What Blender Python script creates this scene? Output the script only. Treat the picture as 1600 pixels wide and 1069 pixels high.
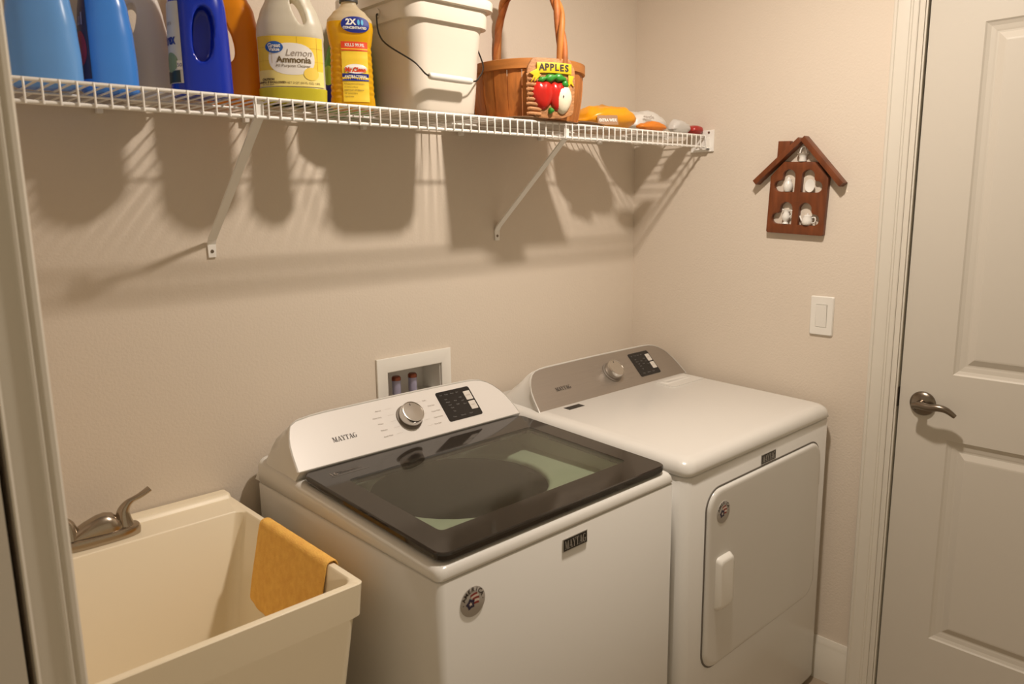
import bpy, bmesh, math, random
from mathutils import Vector, Matrix, noise
random.seed(7)
S = bpy.context.scene
for o in list(bpy.data.objects):
    bpy.data.objects.remove(o)
R = math.radians
PI = math.pi

# ------------------------------------------------------------------ camera
CAM = Vector((-2.2174, -1.7307, 1.5144))
yaw, pitch, roll, FPX = R(47.0432), R(10.4589), R(-0.7863), 1192.38
fwd = Vector((math.cos(yaw)*math.cos(pitch), math.sin(yaw)*math.cos(pitch), -math.sin(pitch)))
rgt = Vector((math.sin(yaw), -math.cos(yaw), 0))
upv = rgt.cross(fwd)
r2 = rgt*math.cos(roll)+upv*math.sin(roll)
u2 = -rgt*math.sin(roll)+upv*math.cos(roll)
cd = bpy.data.cameras.new('camera')
cd.sensor_width = 36.0
cd.sensor_fit = 'HORIZONTAL'
cd.lens = FPX/1600*36
cd.clip_start = 0.05
cd.dof.use_dof = True
cd.dof.focus_distance = 1.95
cd.dof.aperture_fstop = 5.0
cam = bpy.data.objects.new('camera', cd)
S.collection.objects.link(cam)
M = Matrix((r2, u2, -fwd)).transposed().to_4x4()
M.translation = CAM
cam.matrix_world = M
S.camera = cam

# ------------------------------------------------------------------ world, exposure
wd = bpy.data.worlds.new('world')
S.world = wd
wd.use_nodes = True
bg = wd.node_tree.nodes['Background']
bg.inputs[0].default_value = (1.0, 0.80, 0.54, 1)
bg.inputs[1].default_value = 0.43
S.view_settings.view_transform = 'Standard'
S.view_settings.look = 'None'
S.view_settings.gamma = 1.0
S.view_settings.exposure = 0.0
S.view_settings.use_curve_mapping = False
LAMP_COL = (1.0, 0.875, 0.75)
LAMP_POWER = 980.0
LAMP_POS = (-0.90, -0.94, 2.46)
# ------------------------------------------------------------------ helpers
COL = S.collection
ORG = {}

def link(o):
    COL.objects.link(o)
    return o

def tag(o, label=None, cat=None, group=None, kind=None):
    if label: o['label'] = label
    if cat: o['category'] = cat
    if group: o['group'] = group
    if kind: o['kind'] = kind
    return o

def thing(name, loc, label, cat, group=None, kind=None):
    o = bpy.data.objects.new(name, None)
    o.empty_display_size = 0.05
    link(o)
    o.location = loc
    ORG[o] = Vector(loc)
    return tag(o, label, cat, group, kind)

def obj(name, me, mat, parent=None, smooth=None, loc=None):
    """me: mesh (or bmesh) with vertices in world coordinates"""
    if isinstance(me, bmesh.types.BMesh):
        bm = me
        me = bpy.data.meshes.new(name)
        bm.to_mesh(me)
        bm.free()
    org = ORG[parent] if parent else (Vector(loc) if loc else None)
    if org is not None:
        me.transform(Matrix.Translation(-org))
    else:
        org = Vector((0, 0, 0))
    o = bpy.data.objects.new(name, me)
    if mat is not None:
        me.materials.clear()
        me.materials.append(mat)
    if smooth is not None:
        if smooth:
            me.shade_smooth()
            if smooth < 179:
                me.set_sharp_from_angle(angle=R(smooth))
        else:
            me.shade_flat()
    link(o)
    if parent:
        o.parent = parent
    else:
        o.location = org
    ORG[o] = org
    if parent and name in ('lettering', 'cycle_lettering', 'cycle_line', 'display_lettering', 'button_lettering', 'lid_lettering', 'oval_lettering', 'warning_lettering', 'tile_print', 'small_lettering', 'drop_print', 'leaf_print', 'red_stripe', 'white_stripe'):
        o['kind'] = 'stuff'      # flat print too fine to pick apart
    return o

def pydata(verts, faces):
    me = bpy.data.meshes.new('m')
    me.from_pydata([tuple(v) for v in verts], [], faces)
    me.validate()
    return me

def fix(me):
    bm = bmesh.new()
    bm.from_mesh(me)
    bmesh.ops.remove_doubles(bm, verts=bm.verts, dist=1e-6)
    bmesh.ops.recalc_face_normals(bm, faces=bm.faces)
    bm.to_mesh(me)
    bm.free()
    return me

def box_bm(x0, x1, y0, y1, z0, z1, bev=0.0, seg=2):
    bm = bmesh.new()
    bmesh.ops.create_cube(bm, size=1)
    for v in bm.verts:
        v.co = Vector(((x0+x1)/2+v.co.x*(x1-x0), (y0+y1)/2+v.co.y*(y1-y0), (z0+z1)/2+v.co.z*(z1-z0)))
    if bev > 0:
        bmesh.ops.bevel(bm, geom=bm.edges[:], offset=bev, segments=seg, profile=0.5, affect='EDGES')
    return bm

def box(name, x0, x1, y0, y1, z0, z1, mat, parent=None, bev=0.0, seg=2, loc=None):
    return obj(name, box_bm(x0, x1, y0, y1, z0, z1, bev, seg), mat, parent, 40 if bev else 0, loc)

def boxes_me(lst, bev=0.0):
    bm = bmesh.new()
    for b in lst:
        t = box_bm(*b, bev=bev)
        m = bpy.data.meshes.new('t')
        t.to_mesh(m)
        t.free()
        bm.from_mesh(m)
        bpy.data.meshes.remove(m)
    me = bpy.data.meshes.new('m')
    bm.to_mesh(me)
    bm.free()
    return me

def join_me(ms):
    bm = bmesh.new()
    for m in ms:
        bm.from_mesh(m)
    me = bpy.data.meshes.new('m')
    bm.to_mesh(me)
    bm.free()
    return me

def rings_me(rings, cap0=True, cap1=True, closed=True):
    n = len(rings[0])
    vs = [p for r in rings for p in r]
    fs = []
    for i in range(len(rings)-1):
        for j in range(n if closed else n-1):
            k = (j+1) % n
            fs.append((i*n+j, i*n+k, (i+1)*n+k, (i+1)*n+j))
    if cap0: fs.append(tuple(range(n-1, -1, -1)))
    if cap1: fs.append(tuple(range((len(rings)-1)*n, len(rings)*n)))
    me = pydata(vs, fs)
    bm = bmesh.new()
    bm.from_mesh(me)
    bmesh.ops.recalc_face_normals(bm, faces=bm.faces)
    bm.to_mesh(me)
    bm.free()
    return me

def rr(x0, x1, y0, y1, r, z, k=6):
    """rounded rectangle ring; z a number or f(x, y)"""
    out = []
    r = min(r, (x1-x0)/2, (y1-y0)/2)
    for cx, cy, a0 in ((x1-r, y1-r, 0), (x0+r, y1-r, 90), (x0+r, y0+r, 180), (x1-r, y0+r, 270)):
        for i in range(k):
            a = R(a0+90*i/(k-1))
            x, y = cx+r*math.cos(a), cy+r*math.sin(a)
            out.append(Vector((x, y, z(x, y) if callable(z) else z)))
    return out

def sring(cx, cy, z, a, b, n=2.0, N=40, rz=0.0, dz=None):
    """superellipse ring; angle 0 is the local front (-y)"""
    out = []
    c, s = math.cos(rz), math.sin(rz)
    for i in range(N):
        t = 2*PI*i/N
        st, ct = math.sin(t), math.cos(t)
        x = a*math.copysign(abs(st)**(2/n), st)
        y = -b*math.copysign(abs(ct)**(2/n), ct)
        out.append(Vector((cx+x*c-y*s, cy+x*s+y*c, z)))
    return out

def tube_me(pts, r, n=8, closed=False, caps=True):
    pts = [Vector(p) for p in pts]
    m = len(pts)
    rad = r if isinstance(r, (list, tuple)) else [r]*m
    rings = []
    prev = None
    for i, p in enumerate(pts):
        if closed:
            t = (pts[(i+1) % m]-pts[i-1]).normalized()
        else:
            t = (pts[min(i+1, m-1)]-pts[max(i-1, 0)]).normalized()
        if prev is None:
            a = Vector((0, 0, 1)) if abs(t.z) < .9 else Vector((1, 0, 0))
            nrm = t.cross(a).normalized()
        else:
            nrm = (prev-t*prev.dot(t)).normalized()
        prev = nrm
        b = t.cross(nrm)
        rings.append([p+(nrm*math.cos(2*PI*j/n)+b*math.sin(2*PI*j/n))*rad[i] for j in range(n)])
    if closed:
        rings.append(rings[0])
    me = rings_me(rings, caps and not closed, caps and not closed)
    return fix(me) if closed else me

def spline(pts, per=8):
    P = [Vector(p) for p in pts]
    out = []
    for i in range(len(P)-1):
        p0, p1, p2, p3 = P[max(i-1, 0)], P[i], P[i+1], P[min(i+2, len(P)-1)]
        for k in range(per):
            t = k/per
            out.append(.5*((2*p1)+(p2-p0)*t+(2*p0-5*p1+4*p2-p3)*t*t+(3*p1-p0-3*p2+p3)*t**3))
    out.append(P[-1])
    return out

def frame_map(o, ex, ey, ez):
    o, ex, ey, ez = Vector(o), Vector(ex).normalized(), Vector(ey).normalized(), Vector(ez).normalized()
    return lambda x, y, z=0.0: o+ex*x+ey*y+ez*z

def revolve_me(profile, mp, n=28):
    """profile list of (r, h); mp maps (x, y, h)"""
    rings = [[mp(r*math.cos(2*PI*j/n), r*math.sin(2*PI*j/n), h) for j in range(n)] for r, h in profile]
    return rings_me(rings)

def plate_me(outlines, depth, mp, bevel=0.0):
    """filled 2D outlines (inner ones are holes) given thickness; front face at z = depth, back at 0"""
    cu = bpy.data.curves.new('c', 'CURVE')
    cu.dimensions = '2D'
    cu.fill_mode = 'BOTH'
    for ol in outlines:
        sp = cu.splines.new('POLY')
        sp.points.add(len(ol)-1)
        for p, q in zip(sp.points, ol):
            p.co = (q[0], q[1], 0, 1)
        sp.use_cyclic_u = True
    cu.extrude = max(depth/2-bevel, 0)
    if bevel:
        cu.bevel_depth = bevel
        cu.bevel_resolution = 1
        cu.offset = -bevel
    o = bpy.data.objects.new('c', cu)
    COL.objects.link(o)
    dg = bpy.context.evaluated_depsgraph_get()
    me = bpy.data.meshes.new_from_object(o.evaluated_get(dg))
    bpy.data.objects.remove(o)
    bpy.data.curves.remove(cu)
    for v in me.vertices:
        v.co = mp(v.co.x, v.co.y, v.co.z+depth/2)
    return fix(me)

def flat_me(polys, mp, h=0.0):
    vs, fs = [], []
    for pl in polys:
        b = len(vs)
        vs += [mp(p[0], p[1], h) for p in pl]
        fs.append(tuple(range(b, b+len(pl))))
    return pydata(vs, fs)

_TXT = {}
def text_geo(s, size, bold=0.0, align='CENTER', shear=0.0, space=1.0):
    key = (s, size, bold, align, shear, space)
    if key in _TXT:
        return _TXT[key]
    cu = bpy.data.curves.new('t', 'FONT')
    cu.body = s
    cu.size = size
    cu.align_x = align
    cu.align_y = 'CENTER'
    cu.offset = bold
    cu.shear = shear
    cu.space_character = space
    cu.resolution_u = 3
    o = bpy.data.objects.new('t', cu)
    COL.objects.link(o)
    dg = bpy.context.evaluated_depsgraph_get()
    me = bpy.data.meshes.new_from_object(o.evaluated_get(dg))
    bpy.data.objects.remove(o)
    bpy.data.curves.remove(cu)
    vs = [(v.co.x, v.co.y) for v in me.vertices]
    fs = [tuple(p.vertices) for p in me.polygons]
    bpy.data.meshes.remove(me)
    _TXT[key] = (vs, fs)
    return _TXT[key]

def text_me(s, size, mp, x=0, y=0, h=0.0004, bold=0.0, align='CENTER', shear=0.0, sx=1.0, space=1.0):
    vs, fs = text_geo(s, size, bold, align, shear, space)
    return pydata([mp(x+a*sx, y+b, h) for a, b in vs], fs)

def serif_polys(word, h, cx=0.0, cy=0.0, sx=1.0):
    L = {}
    sb = .07
    def rect(a, b, c, d): return [(a, c), (b, c), (b, d), (a, d)]
    L['M'] = (1.0, [rect(.09, .15, 0, 1), rect(.72, .88, 0, 1), [(.09, 1), (.28, 1), (.56, 0), (.44, 0)], [(.72, 1), (.80, 1), (.54, 0), (.47, 0)],
                    rect(0, .26, 0, sb), rect(.62, 1.0, 0, sb), rect(0, .2, 1-sb, 1), rect(.76, 1.0, 1-sb, 1)])
    L['A'] = (.84, [[(.10, 0), (.17, 0), (.44, 1), (.37, 1)], [(.37, 1), (.52, 1), (.80, 0), (.60, 0)], rect(.22, .62, .28, .35),
                    rect(0, .27, 0, sb), rect(.50, .88, 0, sb)])
    L['Y'] = (.80, [[(.06, 1), (.25, 1), (.50, .42), (.33, .42)], [(.64, 1), (.71, 1), (.48, .42), (.42, .42)], rect(.32, .50, 0, .44),
                    rect(.2, .62, 0, sb), rect(-.04, .36, 1-sb, 1), rect(.54, .82, 1-sb, 1)])
    L['T'] = (.76, [rect(.29, .47, 0, 1), rect(0, .76, 1-sb, 1), rect(0, .06, .72, 1), rect(.70, .76, .72, 1), rect(.18, .58, 0, sb)])
    g = []
    for i in range(14):
        a0, a1 = R(48+i*19), R(48+(i+1)*19)
        def ri(a): return .40-.15*max(0, -math.cos(a))-.05
        g.append([(.42+.42*math.cos(a0), .5+.52*math.sin(a0)), (.42+.42*math.cos(a1), .5+.52*math.sin(a1)),
                  (.42+ri(a1)*math.cos(a1), .5+(ri(a1)+.1)*math.sin(a1)), (.42+ri(a0)*math.cos(a0), .5+(ri(a0)+.1)*math.sin(a0))])
    L['G'] = (.90, g+[rect(.58, .74, .02, .44), rect(.46, .88, .40, .47)])
    tot = sum(L[c][0] for c in word)+.03*(len(word)-1)
    x = -tot/2
    out = []
    for c in word:
        w, ps = L[c]
        for p in ps:
            out.append([(cx+(x+a)*h*sx, cy+(b-.5)*h) for a, b in p])
        x += w+.03
    return out

# ------------------------------------------------------------------ materials
def new_mat(name):
    m = bpy.data.materials.new(name)
    m.use_nodes = True
    return m, m.node_tree.nodes, m.node_tree.links, m.node_tree.nodes['Principled BSDF']

def mat(name, col, rough=0.5, metal=0.0, spec=0.5, bump=None, var=None, coat=0.0, emit=None, sss=0.0):
    m, N, Lk, b = new_mat(name)
    b.inputs['Base Color'].default_value = (*col, 1)
    b.inputs['Roughness'].default_value = rough
    b.inputs['Metallic'].default_value = metal
    b.inputs['Specular IOR Level'].default_value = spec
    if coat:
        b.inputs['Coat Weight'].default_value = coat
        b.inputs['Coat Roughness'].default_value = 0.08
    tc = None
    if bump or var:
        tc = N.new('ShaderNodeTexCoord')
    if bump:
        sc, st, det = bump
        nz = N.new('ShaderNodeTexNoise')
        nz.inputs['Scale'].default_value = sc
        nz.inputs['Detail'].default_value = det
        Lk.new(tc.outputs['Object'], nz.inputs['Vector'])
        bp = N.new('ShaderNodeBump')
        bp.inputs['Strength'].default_value = st
        bp.inputs['Distance'].default_value = 0.002
        Lk.new(nz.outputs['Fac'], bp.inputs['Height'])
        Lk.new(bp.outputs['Normal'], b.inputs['Normal'])
    if var:
        sc, amt, stretch = var
        mp = N.new('ShaderNodeMapping')
        mp.inputs['Scale'].default_value = stretch
        Lk.new(tc.outputs['Object'], mp.inputs['Vector'])
        nz = N.new('ShaderNodeTexNoise')
        nz.inputs['Scale'].default_value = sc
        nz.inputs['Detail'].default_value = 4
        Lk.new(mp.outputs['Vector'], nz.inputs['Vector'])
        rp = N.new('ShaderNodeValToRGB')
        rp.color_ramp.elements[0].position = .3
        rp.color_ramp.elements[1].position = .7
        rp.color_ramp.elements[0].color = (*[c*(1-amt) for c in col], 1)
        rp.color_ramp.elements[1].color = (*[min(1, c*(1+amt)) for c in col], 1)
        Lk.new(nz.outputs['Fac'], rp.inputs['Fac'])
        Lk.new(rp.outputs['Color'], b.inputs['Base Color'])
    return m

def trans_mat(name, col, t=0.4, rough=0.2):
    """plastic that lets some light through"""
    m, N, Lk, b = new_mat(name)
    b.inputs['Base Color'].default_value = (*col, 1)
    b.inputs['Roughness'].default_value = rough
    tr = N.new('ShaderNodeBsdfTranslucent')
    tr.inputs['Color'].default_value = (*col, 1)
    mx = N.new('ShaderNodeMixShader')
    mx.inputs['Fac'].default_value = t
    Lk.new(b.outputs[0], mx.inputs[1])
    Lk.new(tr.outputs[0], mx.inputs[2])
    Lk.new(mx.outputs[0], N['Material Output'].inputs['Surface'])
    return m

def tint_glass(name, tint, rough=0.02, amount=1.0):
    m, N, Lk, b = new_mat(name)
    N.remove(b)
    tp = N.new('ShaderNodeBsdfTransparent')
    tp.inputs['Color'].default_value = (*tint, 1)
    gl = N.new('ShaderNodeBsdfGlossy')
    gl.inputs['Roughness'].default_value = rough
    lw = N.new('ShaderNodeLayerWeight')      # Schlick reflectance from the facing angle
    lw.inputs['Blend'].default_value = .5
    pw = N.new('ShaderNodeMath')
    pw.operation = 'POWER'
    pw.inputs[1].default_value = 5
    fr = N.new('ShaderNodeMath')
    fr.operation = 'MULTIPLY_ADD'
    fr.inputs[1].default_value = .95
    fr.inputs[2].default_value = .045
    Lk.new(lw.outputs['Facing'], pw.inputs[0])
    Lk.new(pw.outputs[0], fr.inputs[0])
    mx = N.new('ShaderNodeMixShader')
    Lk.new(fr.outputs[0], mx.inputs['Fac'])
    Lk.new(tp.outputs[0], mx.inputs[1])
    Lk.new(gl.outputs[0], mx.inputs[2])
    Lk.new(mx.outputs[0], N['Material Output'].inputs['Surface'])
    return m

WALL = mat('wall_paint', (0.70, 0.62, 0.525), .75, spec=.25, bump=(160, .35, 3))
CEIL = mat('ceiling_paint', (.80, .78, .74), .9, spec=.2)
TRIM = mat('trim_paint', (.70, .66, .58), .38, spec=.4)
DOORM = mat('door_paint', (.61, .57, .50), .42, spec=.4, bump=(300, .05, 2))
WHITE = mat('appliance_enamel', (.71, .695, .66), .22, spec=.5)
WHITE_PANEL = mat('console_white', (.72, .69, .66), .35)
WHITE_PL = mat('white_plastic', (.80, .78, .73), .35)
WIRE = mat('white_vinyl_wire', (.86, .84, .80), .4)
SINKM = mat('cream_plastic', (.88, .785, .60), .38, bump=(90, .04, 2))
NICKEL = mat('brushed_nickel', (.42, .36, .29), .22, metal=1.0)
DARKN = mat('aged_nickel', (.24, .20, .16), .28, metal=1.0)
KNOBM = mat('knob_steel', (.60, .57, .53), .24, metal=1.0)
BLACKM = mat('black_plastic', (.012, .011, .010), .3)
LIDM = mat('lid_frame_black', (.020, .016, .013), .07, spec=.6)
LIDG = tint_glass('lid_glass', (.80, .83, .77))
TUBR = mat('tub_ring_plastic', (.66, .70, .63), .35)
DRUM = mat('drum_steel', (.07, .065, .06), .35, metal=.8)
INK = mat('dark_print', (.045, .035, .03), .5)
GREYINK = mat('grey_print', (.34, .29, .25), .5)
SILVER = mat('silver_print', (.55, .53, .50), .35, metal=.6)
TOWEL = mat('orange_terry', (1.0, .55, .14), .95, spec=.1, bump=(420, 1.0, 2), var=(60, .10, (1, 1, 1)))

def brushed(name, col, rough):
    m, N, Lk, b = new_mat(name)
    b.inputs['Metallic'].default_value = .85
    b.inputs['Roughness'].default_value = rough
    tc = N.new('ShaderNodeTexCoord')
    mp = N.new('ShaderNodeMapping')
    mp.inputs['Scale'].default_value = (3, 900, 900)
    nz = N.new('ShaderNodeTexNoise')
    nz.inputs['Scale'].default_value = 2
    Lk.new(tc.outputs['Object'], mp.inputs['Vector'])
    Lk.new(mp.outputs['Vector'], nz.inputs['Vector'])
    rp = N.new('ShaderNodeValToRGB')
    rp.color_ramp.elements[0].color = (*[c*.88 for c in col], 1)
    rp.color_ramp.elements[1].color = (*[c*1.08 for c in col], 1)
    Lk.new(nz.outputs['Fac'], rp.inputs['Fac'])
    Lk.new(rp.outputs['Color'], b.inputs['Base Color'])
    return m
STEEL_PANEL = brushed('brushed_steel_panel', (.42, .38, .34), .42)

def floor_mat():
    m, N, Lk, b = new_mat('floor_tile')
    b.inputs['Roughness'].default_value = .45
    tc = N.new('ShaderNodeTexCoord')
    br = N.new('ShaderNodeTexBrick')
    br.offset = 0
    br.inputs['Scale'].default_value = 1
    br.inputs['Brick Width'].default_value = .45
    br.inputs['Row Height'].default_value = .45
    br.inputs['Mortar Size'].default_value = .004
    br.inputs['Color1'].default_value = (.36, .28, .20, 1)
    br.inputs['Color2'].default_value = (.33, .26, .19, 1)
    br.inputs['Mortar'].default_value = (.22, .18, .14, 1)
    Lk.new(tc.outputs['Object'], br.inputs['Vector'])
    Lk.new(br.outputs['Color'], b.inputs['Base Color'])
    return m
FLOORM = floor_mat()

# ------------------------------------------------------------------ room shell
CZ = 2.48
LX = -2.165   # alcove left wall
def structure(o, label):
    o['kind'] = 'structure'
    o['label'] = label
    o['category'] = o.name.split('_')[0]
    return o

structure(box('floor', -3.6, .12, -3.6, .15, -.05, 0, FLOORM), 'tan tiled laundry room floor')
structure(box('ceiling', -3.6, .12, -3.6, .15, CZ, CZ+.05, CEIL), 'flat white ceiling above the laundry room')
hx0, hx1, hz0, hz1 = -1.077, -.892, .845, 1.057
structure(obj('wall_back', boxes_me([(LX-.1, hx0, 0, .12, 0, CZ), (hx1, .12, 0, .12, 0, CZ), (hx0, hx1, 0, .12, 0, hz0), (hx0, hx1, 0, .12, hz1, CZ), (hx0, hx1, .095, .12, hz0, hz1)]), WALL, smooth=0),
          'textured greige wall behind the washer, dryer and shelf')
DY0, DY1, DTOP = -.940, -1.722, 2.045
structure(obj('wall_right', boxes_me([(0, .12, DY0, 0, 0, CZ), (0, .12, -3.6, DY1, 0, CZ), (0, .12, DY1, DY0, DTOP, CZ)]), WALL, smooth=0),
          'greige wall with the light switch and panelled door')
structure(box('wall_left', LX-.1, LX, -.585, 0, 0, CZ, WALL), 'greige alcove wall beside the utility sink')
FY = -.685
structure(obj('wall_front', boxes_me([(-2.0700, -2.014, FY, -.60, 0, CZ), (-3.6, -2.0786, FY, -.60, 0, CZ), (-3.6, -2.014, -.60, -.585, 0, CZ)]), WALL, smooth=0), 'short wall in front of the sink carrying the left casing')

# right door casing: profile across y (0 = outer edge), thickness in -x
def casing_me(width, y_of, x_face, z0, z1, sgn=1):
    prof = [(0, 0), (0, .016), (.003, .018), (.009, .018), (.011, .0155), (.030, .0145), (.040, .0125), (.0415, .0105), (.046, .0105), (.0475, .0085), (width-.002, .0075), (width, .006), (width, 0)]
    rings = [[y_of(a, t, z) for a, t in prof] for z in (z0, z1)]
    return rings_me(rings)
t1 = thing('trim_1', (0, -.86, 0), 'off-white moulded casing around the panelled door', 'casing', kind='structure')
obj('casing_leg', casing_me(.060, lambda a, t, z: Vector((-t-.0005, -.862-a, z)), 0, 0, DTOP+.02), TRIM, t1, 30)
obj('casing_leg', casing_me(.060, lambda a, t, z: Vector((-t-.0005, -1.800+a, z)), 0, 0, DTOP+.02), TRIM, t1, 30)
obj('casing_head', casing_me(.060, lambda a, t, z: Vector((-t-.0005, z, DTOP+.08-a)), 0, -1.80, -.862), TRIM, t1, 30)
obj('jamb_edge', boxes_me([(-.0045, -.0005, -.9305, -.9225, 0, DTOP), (-.0085, -.0005, -.9375, -.9315, 0, DTOP), (-.004, .1, -.9425, -.9382, 0, DTOP)]), TRIM, t1, 0)
box('strike_plate', -.0045, .02, -.9446, -.9428, .930, .985, DARKN, t1)

# right door
d1 = thing('door_1', (.004, -1.33, 0), 'off-white two-panel door with lever handle in the right wall', 'door', kind='structure')
dy0, dy1, dz0, dz1 = -.9475, -1.716, .012, 2.038
panels = [(-1.077, -1.586, 1.040, 1.935), (-1.077, -1.586, .268, .858)]
def door_slab():
    ys = sorted({dy0, dy1, -1.077, -1.586}, reverse=True)
    zs = [dz0, .268, .858, 1.040, 1.935, dz1]
    vs, fs = [], []
    idx = {}
    for i, y in enumerate(ys):
        for j, z in enumerate(zs):
            idx[i, j] = len(vs)
            vs.append((.003, y, z))
    for i in range(3):
        for j in range(5):
            if i == 1 and j in (1, 3):
                continue
            fs.append((idx[i, j], idx[i+1, j], idx[i+1, j+1], idx[i, j+1]))
    n = len(vs)
    vs += [(.038, y, z) for y in (dy0, dy1) for z in (dz0, dz1)]
    fs.append((n, n+1, n+3, n+2))
    c = [idx[0, 0], idx[0, 5], idx[3, 5], idx[3, 0]]
    b = [n, n+1, n+3, n+2]
    for k in range(4):
        fs.append((c[k], c[(k+1) % 4], b[(k+1) % 4], b[k]))
    return pydata(vs, fs)
obj('door_leaf', fix(door_slab()), DOORM, d1, 0)
for (pa, pb, pc, pd) in panels:
    rings = []
    for ins, dep in ((0, .003), (.004, .0065), (.012, .010), (.022, .0115), (.026, .0125), (.030, .0125), (.046, .0055), (.050, .0050)):
        rings.append([Vector((dep, pa-ins, pc+ins)), Vector((dep, pb+ins, pc+ins)), Vector((dep, pb+ins, pd-ins)), Vector((dep, pa-ins, pd-ins))])
    obj('panel', rings_me(rings, False, True), DOORM, d1, 0)
# lever handle
hy, hz = -1.010, .950
hm = frame_map((.003, hy, hz), (0, -1, 0), (0, 0, 1), (-1, 0, 0))
dh = obj('door_handle', revolve_me([(.0, 0), (.033, 0), (.034, .004), (.031, .009), (.022, .012), (.0125, .015), (.011, .042), (0, .044)], hm, 32), DARKN, d1, 50)
lev = spline([hm(-.012, 0, .040), hm(.004, .004, .046), hm(.03, .003, .050), (hm(.055, .006, .050)), hm(.075, .002, .048), hm(.095, -.012, .044)], 6)
obj('lever', tube_me(lev, [.009+.0015*math.sin(i/len(lev)*PI) - .004*(i/len(lev))**3 for i in range(len(lev))], 10), DARKN, dh, 60)
for px, py in ((-.014, -.016), (.016, -.006)):
    obj('screw', revolve_me([(0, .006), (.0035, .006), (.0035, .0125), (0, .013)], frame_map(hm(px, py, 0), (0, -1, 0), (0, 0, 1), (-1, 0, 0)), 12), BLACKM, dh, 40)

# baseboards
def base_me(p0, p1, nrm, h=.142):
    p0, p1, nrm = Vector(p0), Vector(p1), Vector(nrm)
    prof = [(0, 0), (.014, 0), (.014, h-.030), (.012, h-.026), (.012, h-.020), (.008, h-.008), (.005, h), (0, h)]
    return rings_me([[p+nrm*a+Vector((0, 0, b)) for a, b in prof] for p in (p0, p1)])
structure(obj('baseboard_right', base_me((-.0005, -.002, 0), (-.0005, -.8615, 0), (-1, 0, 0)), TRIM, smooth=30), 'white moulded baseboard between dryer and door casing')
structure(obj('baseboard_back', base_me((LX, -.0005, 0), (-.016, -.0005, 0), (0, -1, 0)), TRIM, smooth=30), 'white baseboard along the back wall behind the appliances')

# left casing and door in the front wall
t2 = thing('trim_2', (-2.04, FY, 0), 'off-white moulded casing at the left edge of the view', 'casing', kind='structure')
def lc(a, t, z): return Vector((-2.0145-a, FY-t-.0005, z))
prof = [(0, 0), (0, .013), (.003, .016), (.008, .0165), (.0105, .0135), (.013, .0135), (.0155, .0165), (.019, .0165), (.022, .0125), (.050, .0125), (.053, .0145), (.055, .0135), (.055, 0)]
obj('casing_leg', rings_me([[lc(a, t, z) for a, t in prof] for z in (0, 2.12)]), TRIM, t2, 30)
d2 = thing('door_2', (-2.4, FY, 0), 'grey-white flat door leaf at the far left edge of the view', 'door', kind='structure')
box('door_leaf', -2.83, -2.0785, FY-.014, FY-.0005, .012, 2.05, DOORM, d2)

# ------------------------------------------------------------------ ceiling lamp (out of frame, lights the room)
lp = thing('ceiling_lamp', (LAMP_POS[0], LAMP_POS[1], CZ), 'round flush LED ceiling lamp above the washer', 'lamp')
lm = frame_map((LAMP_POS[0], LAMP_POS[1], CZ-.0005), (1, 0, 0), (0, 1, 0), (0, 0, -1))
obj('trim_ring', revolve_me([(0, 0), (.085, 0), (.085, .006), (.078, .012), (.053, .014), (.052, .010), (0, .010)], lm, 40), WHITE_PL, lp, 40)
lens = new_mat('lamp_lens_glow')
lens[3].inputs['Base Color'].default_value = (1, 1, 1, 1)
lens[3].inputs['Emission Color'].default_value = (*LAMP_COL, 1)
lens[3].inputs['Emission Strength'].default_value = LAMP_POWER
obj('lens', pydata([lm(.050*math.cos(2*PI*k/24), .050*math.sin(2*PI*k/24), .0145) for k in range(24)], [tuple(range(24))]), lens[0], lp, 0)

# ------------------------------------------------------------------ wire shelf
SZ, SD, LIP = 1.718, .293, .0385
sh = thing('wire_shelf', (-1.08, -.15, SZ), 'white vinyl-coated wire shelf with angled braces along the back wall', 'shelf')
x0s, x1s = LX+.003, -.006
wz_ = SZ-.0035-.0012
def rod(a, b, r): return tube_me([a, b], r, 8)
obj('rail', rod((x0s, -SD, SZ-.0035), (x1s-.006, -SD, SZ-.0035), .0035), WIRE, sh, 60)
obj('rail', rod((x0s, -SD, SZ-LIP), (x1s-.006, -SD, SZ-LIP), .0037), WIRE, sh, 60)
obj('rail', rod((x0s, -.150, SZ-.0065), (x1s-.006, -.150, SZ-.0065), .0025), WIRE, sh, 60)
obj('rail', rod((x0s, -.012, SZ-.0065), (x1s-.006, -.012, SZ-.0065), .0030), WIRE, sh, 60)
w0 = x0s+.012
wme = None
nw = int((x1s-.006-w0)/.0254)+1
for i in range(nw):
    x = w0+i*.0254
    if wme is None:
        pts = [(x, -.008, SZ-.0020), (x, -.15, SZ-.0020), (x, -SD-.0025, SZ-.0020), (x, -SD-.0048, SZ-.0045), (x, -SD-.0050, SZ-.02), (x, -SD-.0050, SZ-LIP-.003)]
        o = obj('wire', tube_me(pts, .0019, 6), WIRE, sh, 60)
        wme = o
    else:
        o = wme.copy()
        link(o)
        o.parent = sh
        o.location.x = i*.0254
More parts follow.
